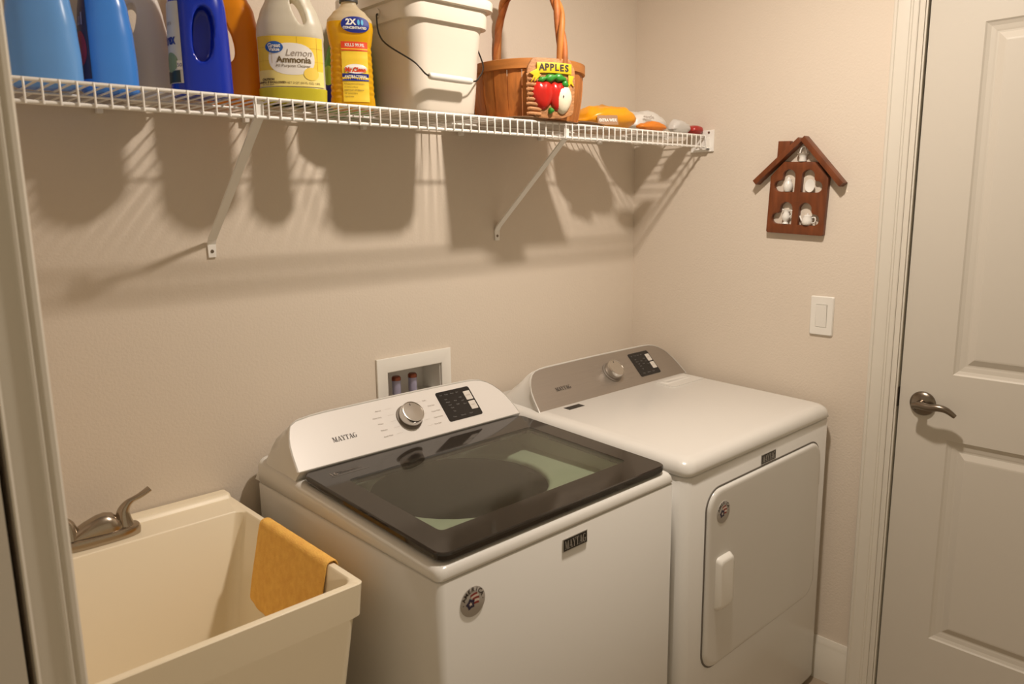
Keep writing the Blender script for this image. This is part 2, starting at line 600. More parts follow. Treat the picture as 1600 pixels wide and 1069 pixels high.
for bx in (-1.530, -.664):
    pts = [(bx, -SD+.001, SZ-LIP+.022), (bx, -SD+.001, SZ-LIP-.004)]
    st = spline([(bx, -SD+.002, SZ-LIP+.012), (bx, -SD*.5, (SZ-LIP+1.428)/2+.004), (bx, -.006, 1.432)], 4)
    vs = []
    # flat steel strap: width in x, thin across
    rings = []
    path = [Vector((bx, -SD+.0065, SZ-.008)), Vector((bx, -SD+.0065, SZ-LIP+.002)), Vector((bx, -.010, 1.440)), Vector((bx, -.0026, 1.428)), Vector((bx, -.0026, 1.3985))]
    for i, p in enumerate(path):
        t = (path[min(i+1, 4)]-path[max(i-1, 0)]).normalized()
        n = t.cross(Vector((1, 0, 0))).normalized()
        w = .0095 if i < 4 else .0085
        rings.append([p+Vector((w, 0, 0))+n*.002, p-Vector((w, 0, 0))+n*.002, p-Vector((w, 0, 0))-n*.002, p+Vector((w, 0, 0))-n*.002])
    br = obj('brace', rings_me(rings), WIRE, sh, 0)
    obj('screw', revolve_me([(0, 0), (.0042, 0), (.003, .002), (0, .0023)], frame_map((bx, -.0046, 1.412), (1, 0, 0), (0, 0, 1), (0, -1, 0)), 14), DARKN, br, 40)
for cx in (-2.05, -1.735, -1.43, -1.12, -.80, -.48, -.20):
    box('wall_clip', cx-.006, cx+.006, -.017, -.0008, SZ-.020, SZ-.0006, WIRE, sh, .002)
eb = obj('end_bracket', boxes_me([(-.0065, -.0008, -SD-.030, -SD+.055, SZ-.054, SZ+.014), (-.022, -.006, -SD-.016, -SD+.03, SZ-LIP-.010, SZ-LIP-.005), (-.022, -.006, -SD-.016, -SD-.0105, SZ-LIP-.010, SZ-.010)], .001), WIRE, sh, 0)
obj('screw', revolve_me([(0, 0), (.004, 0), (.003, .002), (0, .0023)], frame_map((-.0066, -SD-.012, SZ+.006), (0, 1, 0), (0, 0, 1), (-1, 0, 0)), 14), DARKN, eb, 40)

# ------------------------------------------------------------------ appliances
def badge(parent, cx, y, cz, r, nm='round_badge'):
    mp = frame_map((cx, y, cz), (1, 0, 0), (0, 0, 1), (0, -1, 0))
    grey = MATS['badge_grey']
    b = obj(nm, revolve_me([(0, 0), (r, 0), (r, .0008), (r*.98, .0011), (0, .0011)], mp, 40), grey, parent, 40)
    ms = []
    for i, ch in enumerate('AMERICA'):
        a = R(156-i*(132/6))
        rot = a-PI/2
        vs, fs = text_geo(ch, r*.40, r*.012)
        c, s = math.cos(rot), math.sin(rot)
        ox, oy = r*.79*math.cos(a), r*.79*math.sin(a)
        ms.append(pydata([mp(ox+p*c-q*s, oy+p*s+q*c, .0014) for p, q in vs], fs))
    for sx in (-1, 1):
        a = R(90+sx*92)
        ms.append(flat_me([[(r*.8*math.cos(a)+r*.04*math.cos(R(k*45)), r*.8*math.sin(a)+r*.04*math.sin(R(k*45))) for k in range(8)]], mp, .0014))
    obj('lettering', join_me(ms), INK, b, 0)
    # waving flag roundel
    def band(a0, a1, x0, x1):
        top, bot = [], []
        for k in range(9):
            x = x0+(x1-x0)*k/8
            wv = .10*math.sin(x*3.2+.9)
            top.append((x*r, (a1+wv)*r)); bot.append((x*r, (a0+wv)*r))
        return bot+top[::-1]
    obj('red_stripe', flat_me([band(.32, .46, -.22, .34), band(.02, .17, -.05, .50), band(-.30, -.15, -.02, .46)], mp, .0015), MATS['flag_red'], b, 0)
    obj('white_stripe', flat_me([band(.17, .32, -.16, .44), band(-.15, .02, -.02, .5)], mp, .0015), MATS['flag_white'], b, 0)
    star = [(r*(.26+.34*(0.5+.5*math.cos(k*PI)))*.0, 0) for k in range(1)]
    pts = []
    for k in range(10):
        rr_ = r*(.40 if k % 2 == 0 else .27)
        a = R(90+36*k+12)
        pts.append((-.22*r+rr_*math.cos(a), -.10*r+rr_*math.sin(a)))
    obj('blue_field', flat_me([pts], mp, .0017), MATS['flag_blue'], b, 0)
    pts = []
    for k in range(10):
        rr_ = r*(.17 if k % 2 == 0 else .07)
        a = R(90+36*k+12)
        pts.append((-.22*r+rr_*math.cos(a), -.10*r+rr_*math.sin(a)))
    obj('white_star', flat_me([pts], mp, .0020), MATS['flag_white'], b, 0)
    return b

MATS = {
    'badge_grey': mat('badge_grey', (.42, .39, .36), .4),
    'flag_red': mat('flag_red', (.26, .03, .025), .4),
    'flag_white': mat('flag_white', (.72, .62, .56), .4),
    'flag_blue': mat('flag_blue', (.02, .015, .05), .4),
}

def nameplate(parent, x0, x1, y, z0, z1):
    n = box('nameplate', x0, x1, y-.0016, y, z0, z1, SILVER, parent)
    b = .0018
    box('plate_face', x0+b, x1-b, y-.0021, y-.0015, z0+b, z1-b, BLACKM, n)
    mp = frame_map(((x0+x1)/2, y, (z0+z1)/2), (1, 0, 0), (0, 0, 1), (0, -1, 0))
    h = (z1-z0)*.66
    obj('lettering', flat_me(serif_polys('MAYTAG', h, sx=(x1-x0)*.88/(h*5.29)), mp, .0025), SILVER, n, 0)
    return n

def console(parent, xa, xb, yb, zb, dy, dz, hous_mat, panel_mat, text_x, knob_x, disp, base_z, ink, left=1.0):
    """tilted control console; (s, t): s along x in metres from the middle, t up the face 0..1"""
    xc, hw = (xa+xb)/2, (xb-xa)/2
    LEN = math.hypot(dy, dz)
    ex, ey, en = Vector((1, 0, 0)), Vector((0, dy, dz))/LEN, Vector((0, -dz, dy))/LEN
    O = Vector((xc, yb, zb))
    mp = frame_map(O, ex, ey, en)     # x, y in metres on the face
    side = [(0, 0), (.003, .15), (.007, .32), (.014, .5), (.024, .65), (.037, .78), (.052, .88), (.070, .95), (.092, .985), (.12, 1.0)]
    ol = [(-hw+i*(left+(1-left)*max(0, (t-.93)/.07)), t*LEN) for i, t in side]+[(-hw+.12+(2*hw-.24)*k/8, LEN*(1+.012*math.sin(PI*k/8))) for k in range(1, 8)]+[(hw-i, t*LEN) for i, t in reversed(side)]
    def off(o, d):   # simple outward offset about the middle
        return [(x+math.copysign(d, x)*min(1, abs(x)/(hw*.5)), y+(d if y > LEN*.6 else (-d*0.6 if y < .001 else 0))) for x, y in o]
    rings = [[mp(x, y, -.003) for x, y in off(ol, -.005)], [mp(x, y, .0) for x, y in off(ol, -.0045)], [mp(x, y, .0015) for x, y in off(ol, -.002)], [mp(x, y, -.001) for x, y in off(ol, .0012)],
             [mp(x, y, -.008) for x, y in off(ol, .002)], [mp(x, y, -.022) for x, y in off(ol, .001)]]
    # back shell, running down to the wall
    def back(yy, ztop, ins):
        out = []
        for x, y in ol:
            t = max(0, min(1, y/LEN))
            out.append(Vector((xc+x*(1+ins/hw), yy+0*t, base_z+(ztop-base_z)*t)))
        return out
    rings.append([Vector((xc+x*(1+.004/hw), yb+dy*max(0, min(1, y/LEN))*.95+.030+.012*(1-min(1, y/LEN)), base_z+(zb+dz-.012-base_z)*max(0, min(1, y/LEN)))) for x, y in ol])
    rings.append(back(yb+dy+.055, zb+dz-.045, .008))
    rings.append(back(-.024, base_z+.03, .010))
    hs = obj('console_housing', rings_me(rings, False, True), hous_mat, parent, 50)
    pn = obj('control_panel', plate_me([off(ol, -.0048)], .0015, frame_map(mp(0, 0, -.0016), ex, ey, en)), panel_mat, parent, 30)
    # brand lettering
    obj('lettering', flat_me(serif_polys('MAYTAG', .0125, text_x-xc, LEN*.42, sx=.98), mp, .0006), ink, pn, 0)
    # knob
    kx, ky = knob_x-xc, LEN*.50
    km = frame_map(mp(kx, ky, 0), ex, ey, en)
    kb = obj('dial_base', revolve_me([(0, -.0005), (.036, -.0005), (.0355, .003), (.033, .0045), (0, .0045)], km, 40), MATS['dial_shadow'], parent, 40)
    kn = obj('knob', revolve_me([(0, .004), (.0305, .004), (.0315, .007), (.0305, .026), (.029, .0285), (.0275, .0288), (.027, .0275), (0, .0280)], km, 44), KNOBM, parent, 35)
    obj('pointer', flat_me([[(-.0009, .018), (.0009, .018), (.0009, .024), (-.0009, .024)]], km, .0284), INK, kn, 0)
    # cycle names around the dial (small print)
    ms = []
    for k in range(5):
        yy = ky+.036-.018*k
        wl, wr = (.024, .030, .022, .020, .028)[k], (.026, .022, .032, .024, .026)[k]
        xl = -.055-.010*math.sin(PI*k/4)
        xr = .055+.010*math.sin(PI*k/4)
        for (xx, w, al) in ((xl-.012, wl, 'RIGHT'), (xr+.006, wr, 'LEFT')):
            word = (['Normal', 'Heavy Duty', 'Whites', 'Delicates', 'Quick Wash'], ['Bulky', 'Drain Spin', 'Power Wash', 'Clean Washer', 'Rinse Spin'])[0 if al == 'RIGHT' else 1][k]
            ms.append(text_me(word, .0052, mp, kx+xx, yy, .0006, align=al))
    obj('cycle_lettering', join_me(ms), GREYINK, pn, 0)
    ls = []
    for k in range(5):
        yy = ky+.036-.018*k
        for s in (-1, 1):
            ls.append([(kx+s*.037, yy-.0002), (kx+s*.055, yy-.0002), (kx+s*.055, yy+.0003), (kx+s*.037, yy+.0003)])
    obj('cycle_line', flat_me(ls, mp, .0004), MATS['pale_line'], pn, 0)
    # display
    a, b = disp[0]-xc, disp[1]-xc
    y0, y1 = LEN*disp[2], LEN*disp[3]
    dsp = obj('display', plate_me([[(p.x, p.y) for p in rr(a, b, y0, y1, .006, 0, 5)]], .0016, frame_map(mp(0, 0, -.0005), ex, ey, en)), MATS['display_black'], parent, 30)
    W_, H_ = b-a, y1-y0
    for (q0, q1) in ((.55, .85), (.22, .50)):
        obj('button', plate_me([[(p.x, p.y) for p in rr(a+W_*.76, a+W_*.955, y0+H_*q0, y0+H_*q1, .0015, 0, 3)]], .0014, frame_map(mp(0, 0, .0010), ex, ey, en)), MATS['button_white'], dsp, 30)
    ms = []
    for (fx, fy, s_) in ((.12, .88, 'Soil'), (.28, .88, 'Temp'), (.45, .88, 'Rinse'), (.60, .88, 'Spin'), (.20, .72, 'Hot'), (.22, .62, 'Warm'), (.24, .52, 'Cool'), (.26, .42, 'Cold'), (.27, .30, 'Tap'),
                         (.44, .62, 'Med'), (.46, .50, 'Light'), (.62, .70, 'High'), (.64, .58, 'Low'), (.66, .46, 'Slow'), (.20, .12, 'Temp'), (.45, .12, 'Options'), (.68, .12, 'Signal')):
        ms.append(text_me(s_, .0050, mp, a+W_*fx, y0+H_*fy, .0015))
    obj('display_lettering', join_me(ms), MATS['dim_print'], dsp, 0)
    ms = [text_me('START', .0042, mp, a+W_*.855, y0+H_*.36, .0027), text_me('POWER', .0042, mp, a+W_*.855, y0+H_*.70, .0027)]
    obj('button_lettering', join_me(ms), GREYINK, dsp, 0)
    return mp, LEN, xc

MATS.update({
    'dial_shadow': mat('dial_ring', (.20, .17, .14), .45),  # dark base ring under the knob
    'pale_line': mat('pale_line', (.55, .50, .45), .5),
    'display_black': mat('display_black', (.010, .009, .009), .22),
    'button_white': mat('button_white', (.66, .62, .57), .4),
    'dim_print': mat('dim_print', (.20, .19, .18), .5),
})

# washer
wx0, wx1, wyf, wyb = -1.479, -.782, -.743, -.030
ws = thing('washing_machine', ((wx0+wx1)/2, (wyf+wyb)/2, 0), 'white top-load washing machine with dark glass lid, between sink and dryer', 'washing machine')
SEAM = .860
obj('cabinet', rings_me([rr(wx0+.02, wx1-.02, wyf+.02, wyb-.005, .01, .012), rr(wx0+.004, wx1-.004, wyf+.004, wyb-.002, .012, .022), rr(wx0, wx1, wyf, wyb, .014, .03), rr(wx0, wx1, wyf, wyb, .014, SEAM-.004), rr(wx0+.003, wx1-.003, wyf+.003, wyb, .012, SEAM-.001), rr(wx0+.012, wx1-.012, wyf+.012, wyb-.01, .01, SEAM-.001)], True, False), WHITE, ws, 50)
for fx in (wx0+.05, wx1-.05):
    for fy in (wyf+.05, wyb-.05):
        obj('foot', revolve_me([(0, 0), (.022, 0), (.022, .008), (.012, .010), (.012, .020), (0, .020)], frame_map((fx, fy, .0005), (1, 0, 0), (0, 1, 0), (0, 0, 1)), 16), BLACKM, ws, 40)
sl = (.929-.907)/.5
def dz_at(y, z): return z+(y+.734)*sl
def T(z): return lambda x, y: dz_at(y, z)
ins = [(0.004, .861, 0), (0, .8635, 0), (-.001, .868, 0)]
rg = [rr(wx0+.010, wx1-.010, wyf+.010, wyb-.01, .01, SEAM), rr(wx0+.002, wx1-.002, wyf+.002, wyb, .012, SEAM+.001), rr(wx0, wx1, wyf, wyb, .014, SEAM+.003)]
for k, (i_, z_) in enumerate(((0, .868), (.0015, .876), (.006, .8825), (.013, .8855), (.020, .8862))):
    rg.append(rr(wx0+i_, wx1-i_, wyf+i_, wyb, .016, T(z_)))
ox0, ox1, oy0, oy1 = wx0+.050, wx1-.050, wyf+.062, -.118
rg += [rr(ox0, ox1, oy0, oy1, .03, T(.8862)), rr(ox0+.004, ox1-.004, oy0+.004, oy1-.004, .03, T(.880)), rr(ox0+.005, ox1-.005, oy0+.005, oy1-.005, .03, .858)]
obj('top_deck', rings_me(rg, False, False), WHITE, ws, 50)
tcx, tcy, tr = -1.118, -.358, .216
def circ(r, z): return rr(tcx-r*1.0, tcx+r*1.0, tcy-r*.98, tcy+r*.98, 9, z, 10)
rg = [rr(ox0+.005, ox1-.005, oy0+.005, oy1-.005, .03, .859, 10), circ(tr+.012, .850), circ(tr+.004, .8475), circ(tr, .842), circ(tr, .835)]
obj('tub_ring', rings_me(rg, False, False), TUBR, ws, 50)
obj('drum', rings_me([circ(tr, .836), circ(tr+.025, .81), circ(tr+.025, .45), circ(tr-.02, .43), circ(.06, .44)], False, True), DRUM, ws, 50)
obj('impeller', revolve_me([(0, .44), (.12, .445), (.11, .47), (.05, .50), (.035, .56), (0, .57)], frame_map((tcx, tcy, 0), (1, 0, 0), (0, 1, 0), (0, 0, 1)), 30), mat('impeller_grey', (.12, .12, .12), .5), ws, 40)
box('bleach_dispenser', ox1-.075, ox1-.022, oy0+.016, oy0+.046, .852, .866, TUBR, ws, .004)
# lid
lx0, lx1, ly0, ly1 = -1.467, -.800, -.735, -.236
wi = (-1.407, -.857, -.658, -.332)
def lidring(x0, x1, y0, y1, r, z): return rr(x0, x1, y0, y1, r, T(z), 8)
rg = [lidring(*wi[:2], *wi[2:], .012, .9035), lidring(*wi[:2], *wi[2:], .012, .9070), lidring(lx0+.004, lx1-.004, ly0+.004, ly1-.002, .022, .9070), lidring(lx0+.001, lx1-.001, ly0+.001, ly1, .024, .9055),
      lidring(lx0, lx1, ly0, ly1, .025, .9020), lidring(lx0+.001, lx1-.001, ly0+.001, ly1, .025, .8930), lidring(lx0+.006, lx1-.006, ly0+.006, ly1, .02, .8890), lidring(wi[0]-.006, wi[1]+.006, wi[2]-.006, wi[3]+.006, .014, .8890), lidring(*wi[:2], *wi[2:], .012, .9035)]
ld = obj('lid', fix(rings_me(rg, False, False)), LIDM, ws, 15)
obj('lid_glass', rings_me([lidring(wi[0]-.0005, wi[1]+.0005, wi[2]-.0005, wi[3]+.0005, .012, .9068)], False, True) if False else rings_me([lidring(wi[0], wi[1], wi[2], wi[3], .012, .9030), lidring(wi[0], wi[1], wi[2], wi[3], .012, .9068)], True, True), LIDG, ld, 30)
lmp = frame_map((-1.398, -.287, dz_at(-.287, .9073)), (1, 0, 0), (0, 1, sl), (0, -sl, 1))
ms = [text_me('16', .020, lmp, -.018, 0, .0003, bold=.0004), text_me('POWER WASH', .0075, lmp, .030, .002, .0003), flat_me([[(-.030, -.0125), (.065, -.0125), (.065, -.0115), (-.030, -.0115)]], lmp, .0003)]
obj('lid_lettering', join_me(ms), mat('lid_print', (.22, .19, .165), .5), ld, 0)
console(ws, -1.470, -.801, -.236, .931, .096, .099, WHITE, WHITE_PANEL, -1.330, -1.140, (-1.032, -.918, .20, .86), SEAM+.004, INK, .55)
nameplate(ws, -1.166, -1.093, wyf-.0002, .814, .842)
badge(ws, -1.404, wyf-.0002, .801, .029)

# dryer
ex0, ex1, eyf, eyb = -.768, -.030, -.770, -.030
dr = thing('clothes_dryer', ((ex0+ex1)/2, (eyf+eyb)/2, 0), 'white front-load clothes dryer with steel control panel, beside the right wall', 'dryer')
ES = .871
obj('cabinet', rings_me([rr(ex0+.02, ex1-.02, eyf+.02, eyb-.005, .01, .010), rr(ex0+.006, ex1-.006, eyf+.006, eyb-.002, .02, .016), rr(ex0, ex1, eyf, eyb, .024, .03), rr(ex0, ex1, eyf, eyb, .024, ES-.006), rr(ex0+.004, ex1-.004, eyf+.004, eyb, .02, ES-.002), rr(ex0+.014, ex1-.014, eyf+.014, eyb-.01, .014, ES-.002)], True, True), WHITE, dr, 50)
for fx in (ex0+.05, ex1-.05):
    for fy in (eyf+.05, eyb-.05):
        obj('foot', revolve_me([(0, 0), (.022, 0), (.022, .008), (.012, .010), (.012, .020), (0, .020)], frame_map((fx, fy, .0005), (1, 0, 0), (0, 1, 0), (0, 0, 1)), 16), BLACKM, dr, 40)
esl = (.926-.910)/.5
def E_(z): return lambda x, y: z+(y+.765)*esl
rg = [rr(ex0+.012, ex1-.012, eyf+.012, eyb-.01, .014, ES-.0015), rr(ex0+.001, ex1-.001, eyf+.001, eyb, .022, ES), rr(ex0-.0015, ex1+.0015, eyf-.003, eyb, .026, ES+.003)]
for i_, z_ in ((-.003, .884), (-.001, .893), (.004, .901), (.011, .9065), (.020, .9095), (.030, .9105)):
    rg.append(rr(ex0+i_, ex1-i_, eyf+i_, eyb, .034, E_(z_), 8 if False else 6))
obj('top_panel', rings_me(rg, False, True), WHITE, dr, 60)
# lint screen lid and warning label on the top
def etop(x, y, h=0): return Vector((x, y, E_(.9105)(x, y)+h))
mpe = lambda x, y, h=0: etop(x, y, h)
lr = obj('lint_screen_lid', plate_me([[(p.x, p.y) for p in rr(-.232, -.060, -.352, -.275, .006, 0, 4)]], .0022, mpe), WHITE, dr, 30)
obj('grip_recess', rings_me([[mpe(p.x, p.y, h) for p in rr(-.222+i, -.082-i, -.318+i*.5, -.284-i*.5, .008, 0, 5)] for i, h in ((0, .0022), (.004, .0045), (.010, .0052), (.018, .0026))], False, True), WHITE, lr, 40)
obj('warning_label', plate_me([[(-.662, -.298), (-.597, -.298), (-.597, -.274), (-.662, -.274)]], .0004, mpe), BLACKM, dr, 0)
console(dr, -.742, -.034, -.262, .924, .098, .102, WHITE, STEEL_PANEL, -.606, -.372, (-.255, -.150, .20, .84), ES+.004, INK)
nameplate(dr, -.433, -.357, eyf-.0002, .821, .848)
# dryer door
gx0, gx1, gz0, gz1 = -.686, -.098, .335, .814
def dring(i, d, r=.05):
    return [Vector((p.x, eyf-d, p.y)) for p in rr(gx0+i, gx1-i, gz0+i, gz1-i, r, 0, 8)]
dd = obj('dryer_door', rings_me([dring(-.0005, .0002, .052), dring(0, .004), dring(.003, .0085), dring(.007, .0100), dring(.012, .0103)], False, True), WHITE, dr, 50)
obj('door_gasket', rings_me([dring(-.005, .0001, .056), dring(-.005, .0022, .056), dring(-.001, .0022, .053), dring(-.001, .0001, .053)], False, False), mat('gasket_grey', (.16, .145, .125), .6), dr, 30)  # dark grey gasket around the dryer door
hx_ = -.616
hd = obj('door_handle', rings_me([[Vector((p.x, eyf-d, p.y)) for p in rr(hx_-w, hx_+w, .493-e, .633+e, .012, 0, 6)] for w, e, d in ((.035, .002, .0102), (.0345, .0015, .013), (.031, -.004, .022), (.029, -.007, .0242), (.024, -.012, .0250))], False, True), WHITE_PL, dd, 50)
obj('grip_pocket', rings_me([[Vector((p.x+.044, eyf-d, p.y)) for p in rr(hx_-.008-i*.3, hx_+.010-i, .520+i, .612-i, .009, 0, 6)] for i, d in ((0, .0103), (.0, .0112), (.003, .0112), (.005, .0106))], False, True), WHITE, dd, 50)
for zz in (.712, .405):
    box('hinge', gx1-.0015, gx1+.0045, eyf-.0065, eyf-.0003, zz-.036, zz+.036, SILVER, dr, .001)
badge(dd, -.626, eyf-.0103, .751, .029)

# ------------------------------------------------------------------ washer outlet box
wb = thing('washer_outlet_box', (-.985, 0, .95), 'white recessed water outlet box in the wall behind the washer', 'outlet box')
fr_ = plate_me([[(-.127, -.13), (.127, -.13), (.127, .147), (-.127, .147)], [(-.093, -.105), (.093, -.105), (.093, .107), (-.093, .107)]], .007, frame_map((-.985, -.0003, .950), (1, 0, 0), (0, 0, 1), (0, -1, 0)), .0015)
obj('face_frame', fr_, WHITE_PL, wb, 30)
q = .0025
obj('recess', boxes_me([(hx0+.0006, hx0+q, 0.0, .088, hz0+.001, hz1-.001), (hx1-q, hx1-.0006, 0.0, .088, hz0+.001, hz1-.001), (hx0+.0006, hx1-.0006, 0.0, .088, hz1-q, hz1-.0006), (hx0+.0006, hx1-.0006, 0.0, .088, hz0+.0006, hz0+q), (hx0+.0006, hx1-.0006, .086, .0885, hz0+.0006, hz1-.0006)]), WHITE_PL, wb, 0)
COPPER = mat('copper_cap', (.30, .10, .06), .3, metal=.9)
ARREST = mat('arrestor_label', (.42, .40, .55), .3, metal=.3)
for vx in (-1.0225, -.9665):
    m_ = frame_map((vx, .036, hz0+.003), (1, 0, 0), (0, 1, 0), (0, 0, 1))
    v = obj('water_valve', revolve_me([(0, 0), (.012, 0), (.012, .11), (.0095, .115), (.0095, .13), (0, .13)], m_, 20), COPPER, wb, 40)
    obj('hammer_arrestor', revolve_me([(0, .128), (.0115, .128), (.0125, .135), (.0125, .172), (0, .172)], m_, 20), ARREST, v, 40)
    obj('cap', revolve_me([(0, .172), (.0130, .172), (.0130, .180), (.010, .184), (0, .185)], m_, 20), COPPER, v, 40)
    obj('valve_lever', boxes_me([(vx-.006, vx+.006, .010, .028, hz0+.05, hz0+.056)], .001), mat('lever_red', (.35, .04, .03), .4), v, 0)
box('drain_shelf', -.945, -.897, .02, .085, .968, .974, WHITE_PL, wb)

# ------------------------------------------------------------------ utility sink
sx0, sx1, sy0, sy1, sz = -2.122, -1.545, -.610, -.004, .842
sk = thing('utility_sink', ((sx0+sx1)/2, (sy0+sy1)/2, 0), 'cream plastic utility sink with a deep basin, left of the washer', 'sink')
iy1 = -.128
out_ = [rr(sx0+.075, sx1-.075, sy0+.022, sy1-.05, .03, .470), rr(sx0+.062, sx1-.062, sy0+.010, sy1-.04, .03, .482), rr(sx0+.020, sx1-.020, sy0+.0022, sy1-.01, .016, sz-.064), rr(sx0+.007, sx1-.007, sy0+.0020, sy1-.002, .014, sz-.062), rr(sx0+.002, sx1-.002, sy0+.001, sy1, .012, sz-.006), rr(sx0+.001, sx1-.001, sy0+.001, sy1, .012, sz-.002), rr(sx0+.003, sx1-.003, sy0+.003, sy1-.002, .011, sz)]
in_ = [rr(sx0+.014, sx1-.014, sy0+.014, iy1, .020, sz), rr(sx0+.017, sx1-.017, sy0+.017, iy1-.003, .020, sz-.003), rr(sx0+.080, sx1-.080, sy0+.060, iy1-.035, .03, .520), rr(sx0+.10, sx1-.10, sy0+.08, iy1-.055, .03, .504), rr(-1.87, -1.81, -.40, -.34, .03, .500), rr(-1.865, -1.815, -.395, -.345, .03, .492)]
obj('basin', rings_me(out_+in_, True, True), SINKM, sk, 40)
obj('back_ledge', rings_me([rr(sx0+.003, sx1-.003, -.046, sy1-.001, .008, sz-.001), rr(sx0+.004, sx1-.004, -.040, sy1-.001, .008, sz+.008), rr(sx0+.007, sx1-.007, -.034, sy1-.004, .006, sz+.011)], False, True), SINKM, sk, 40)
obj('drain', revolve_me([(0, 0), (.028, 0), (.028, .002), (.018, .0015), (0, .0005)], frame_map((-1.84, -.37, .4925), (1, 0, 0), (0, 1, 0), (0, 0, 1)), 24), NICKEL, sk, 40)
for fx in (sx0+.085, sx1-.085):
    for fy in (sy0+.075, sy1-.075):
        obj('leg', rings_me([rr(fx-.016, fx+.016, fy-.016, fy+.016, .004, z) for z in (0.0005, .50)]), SINKM, sk, 30)
# faucet
fc = thing('sink_faucet', (-1.843, -.078, sz), 'brushed nickel two-handle faucet on the sink deck', 'faucet')
fx, fy = -1.843, -.080
def fring(z, a, b, n=3.0): return sring(fx, fy, z, a, b, n, 48)
obj('base', rings_me([fring(sz+.0006, .080, .030), fring(sz+.012, .081, .031), fring(sz+.018, .079, .029), fring(sz+.021, .070, .024)]), NICKEL, fc, 40)
rings = []
for dx_, hh, hw in ((-.066, .004, .010), (-.060, .010, .016), (-.044, .020, .019), (-.022, .031, .022), (.000, .039, .024), (.016, .041, .025), (.030, .037, .024), (.042, .024, .020), (.048, .010, .012)):
    rings.append([Vector((fx+dx_, fy-hw*math.cos(PI*k/12), sz+.016+hh*math.sin(PI*k/12)**.8)) for k in range(13)])
obj('spout', rings_me(rings), NICKEL, fc, 60)
for s in (-1, 1):
    hx = fx+s*.051
    pp = spline([(hx, fy, sz+.014), (hx-s*.001, fy, sz+.030), (hx+s*.001, fy, sz+.050), (hx+s*.014, fy, sz+.066), (hx+s*.036, fy, sz+.074), (hx+s*.056, fy, sz+.084)], 6)
    m_ = len(pp)-1
    rad = [max(.0055, .022-.0165*min(1, i/m_*1.5)) for i in range(len(pp))]
    me = tube_me(pp, rad, 12)
    for v in me.vertices:      # flatten the paddle end
        d = (v.co.x-hx)*s
        if d > .02:
            k = min(1, (d-.02)/.03)
            v.co.y = fy+(v.co.y-fy)*(1+1.0*k)
    obj('handle', me, NICKEL, fc, 60)
# towel over the right rim
def towel_me():
    ya, yb_ = -.226, -.508
    prof = []
    n = 40
    # from inside low, up over the rim, down the outside
    # inner wall of the basin leans: x = sx1-.017 at rim to sx1-.080 at .52
    def inner(z): return sx1-.017-(.063)*(sz-.003-z)/(.317)-.0045
    zs = [sz-.165+k*.0205 for k in range(9)]
    prof = [(inner(z), z) for z in zs if z < sz-.002]+[(sx1-.0205, sz-.001), (sx1-.016, sz+.005), (sx1-.007, sz+.0062), (sx1+.0015, sz+.005), (sx1+.0050, sz-.003)]+[(sx1+.0052-.0006*k, sz-.02-.02*k) for k in range(4)]
    vs, fs = [], []
    m = len(prof)
    for i in range(n+1):
        f = i/n
        y = ya+(yb_-ya)*f
        for j, (x, z) in enumerate(prof):
            w = 1-j/(m-1)
            drop = .010*math.sin(f*PI)+.006*math.sin(f*9)-.0*f
            zz = z-(drop*max(0, (sz-.02-z))/.15 if j < 8 else 0)
            yy = y-(.035*max(0, (sz-z))/.178*(f > .0)*f*.3 if j < 8 else 0)
            nx = .0025*math.sin(y*70+z*20)*(1 if j < 7 else .15)
            vs.append((x-abs(nx), yy, zz))
    for i in range(n):
        for j in range(m-1):
            a = i*m+j
            fs.append((a, a+1, a+m+1, a+m))
    me = pydata(vs, fs)
    return me
tw = obj('hand_towel', towel_me(), TOWEL, None, 180, loc=(sx1, -.36, sz))
tag(tw, 'small orange terry towel draped over the right rim of the sink', 'towel')
md = tw.modifiers.new('thick', 'SOLIDIFY')
md.thickness = .0035
md.offset = 0
md2 = tw.modifiers.new('sub', 'SUBSURF')
md2.levels = 1
md2.render_levels = 1

# ------------------------------------------------------------------ light switch
sw = thing('light_switch', (0, -.712, 1.165), 'white rocker light switch on the right wall below the wooden house', 'switch')
m_ = frame_map((-.0004, -.712, 1.165), (0, -1, 0), (0, 0, 1), (-1, 0, 0))
def srect(w, h, r, z): return [m_(p.x, p.y, z) for p in rr(-w, w, -h, h, r, 0, 5)]
obj('cover_plate', rings_me([srect(.0355, .0585, .004, 0), srect(.0355, .0585, .004, .003), srect(.033, .056, .004, .006), srect(.0175, .0345, .002, .006), srect(.0170, .0340, .002, .0035)], True, True), WHITE_PL, sw, 40)
rk = [m_(-.0160, -.033, .0062), m_(.0160, -.033, .0062), m_(.0160, .033, .0105), m_(-.0160, .033, .0105)]
rb = [m_(-.0162, -.0332, .0030), m_(.0162, -.0332, .0030), m_(.0162, .0332, .0030), m_(-.0162, .0332, .0030)]
obj('rocker', rings_me([rb, rk]), WHITE_PL, sw, 0)

# ------------------------------------------------------------------ bottles on the shelf
DECK = SZ+.0006
def face_cam(x, y, extra=0.0):
    d = CAM-Vector((x, y, 0))
    return math.atan2(d.x, -d.y)+R(extra)

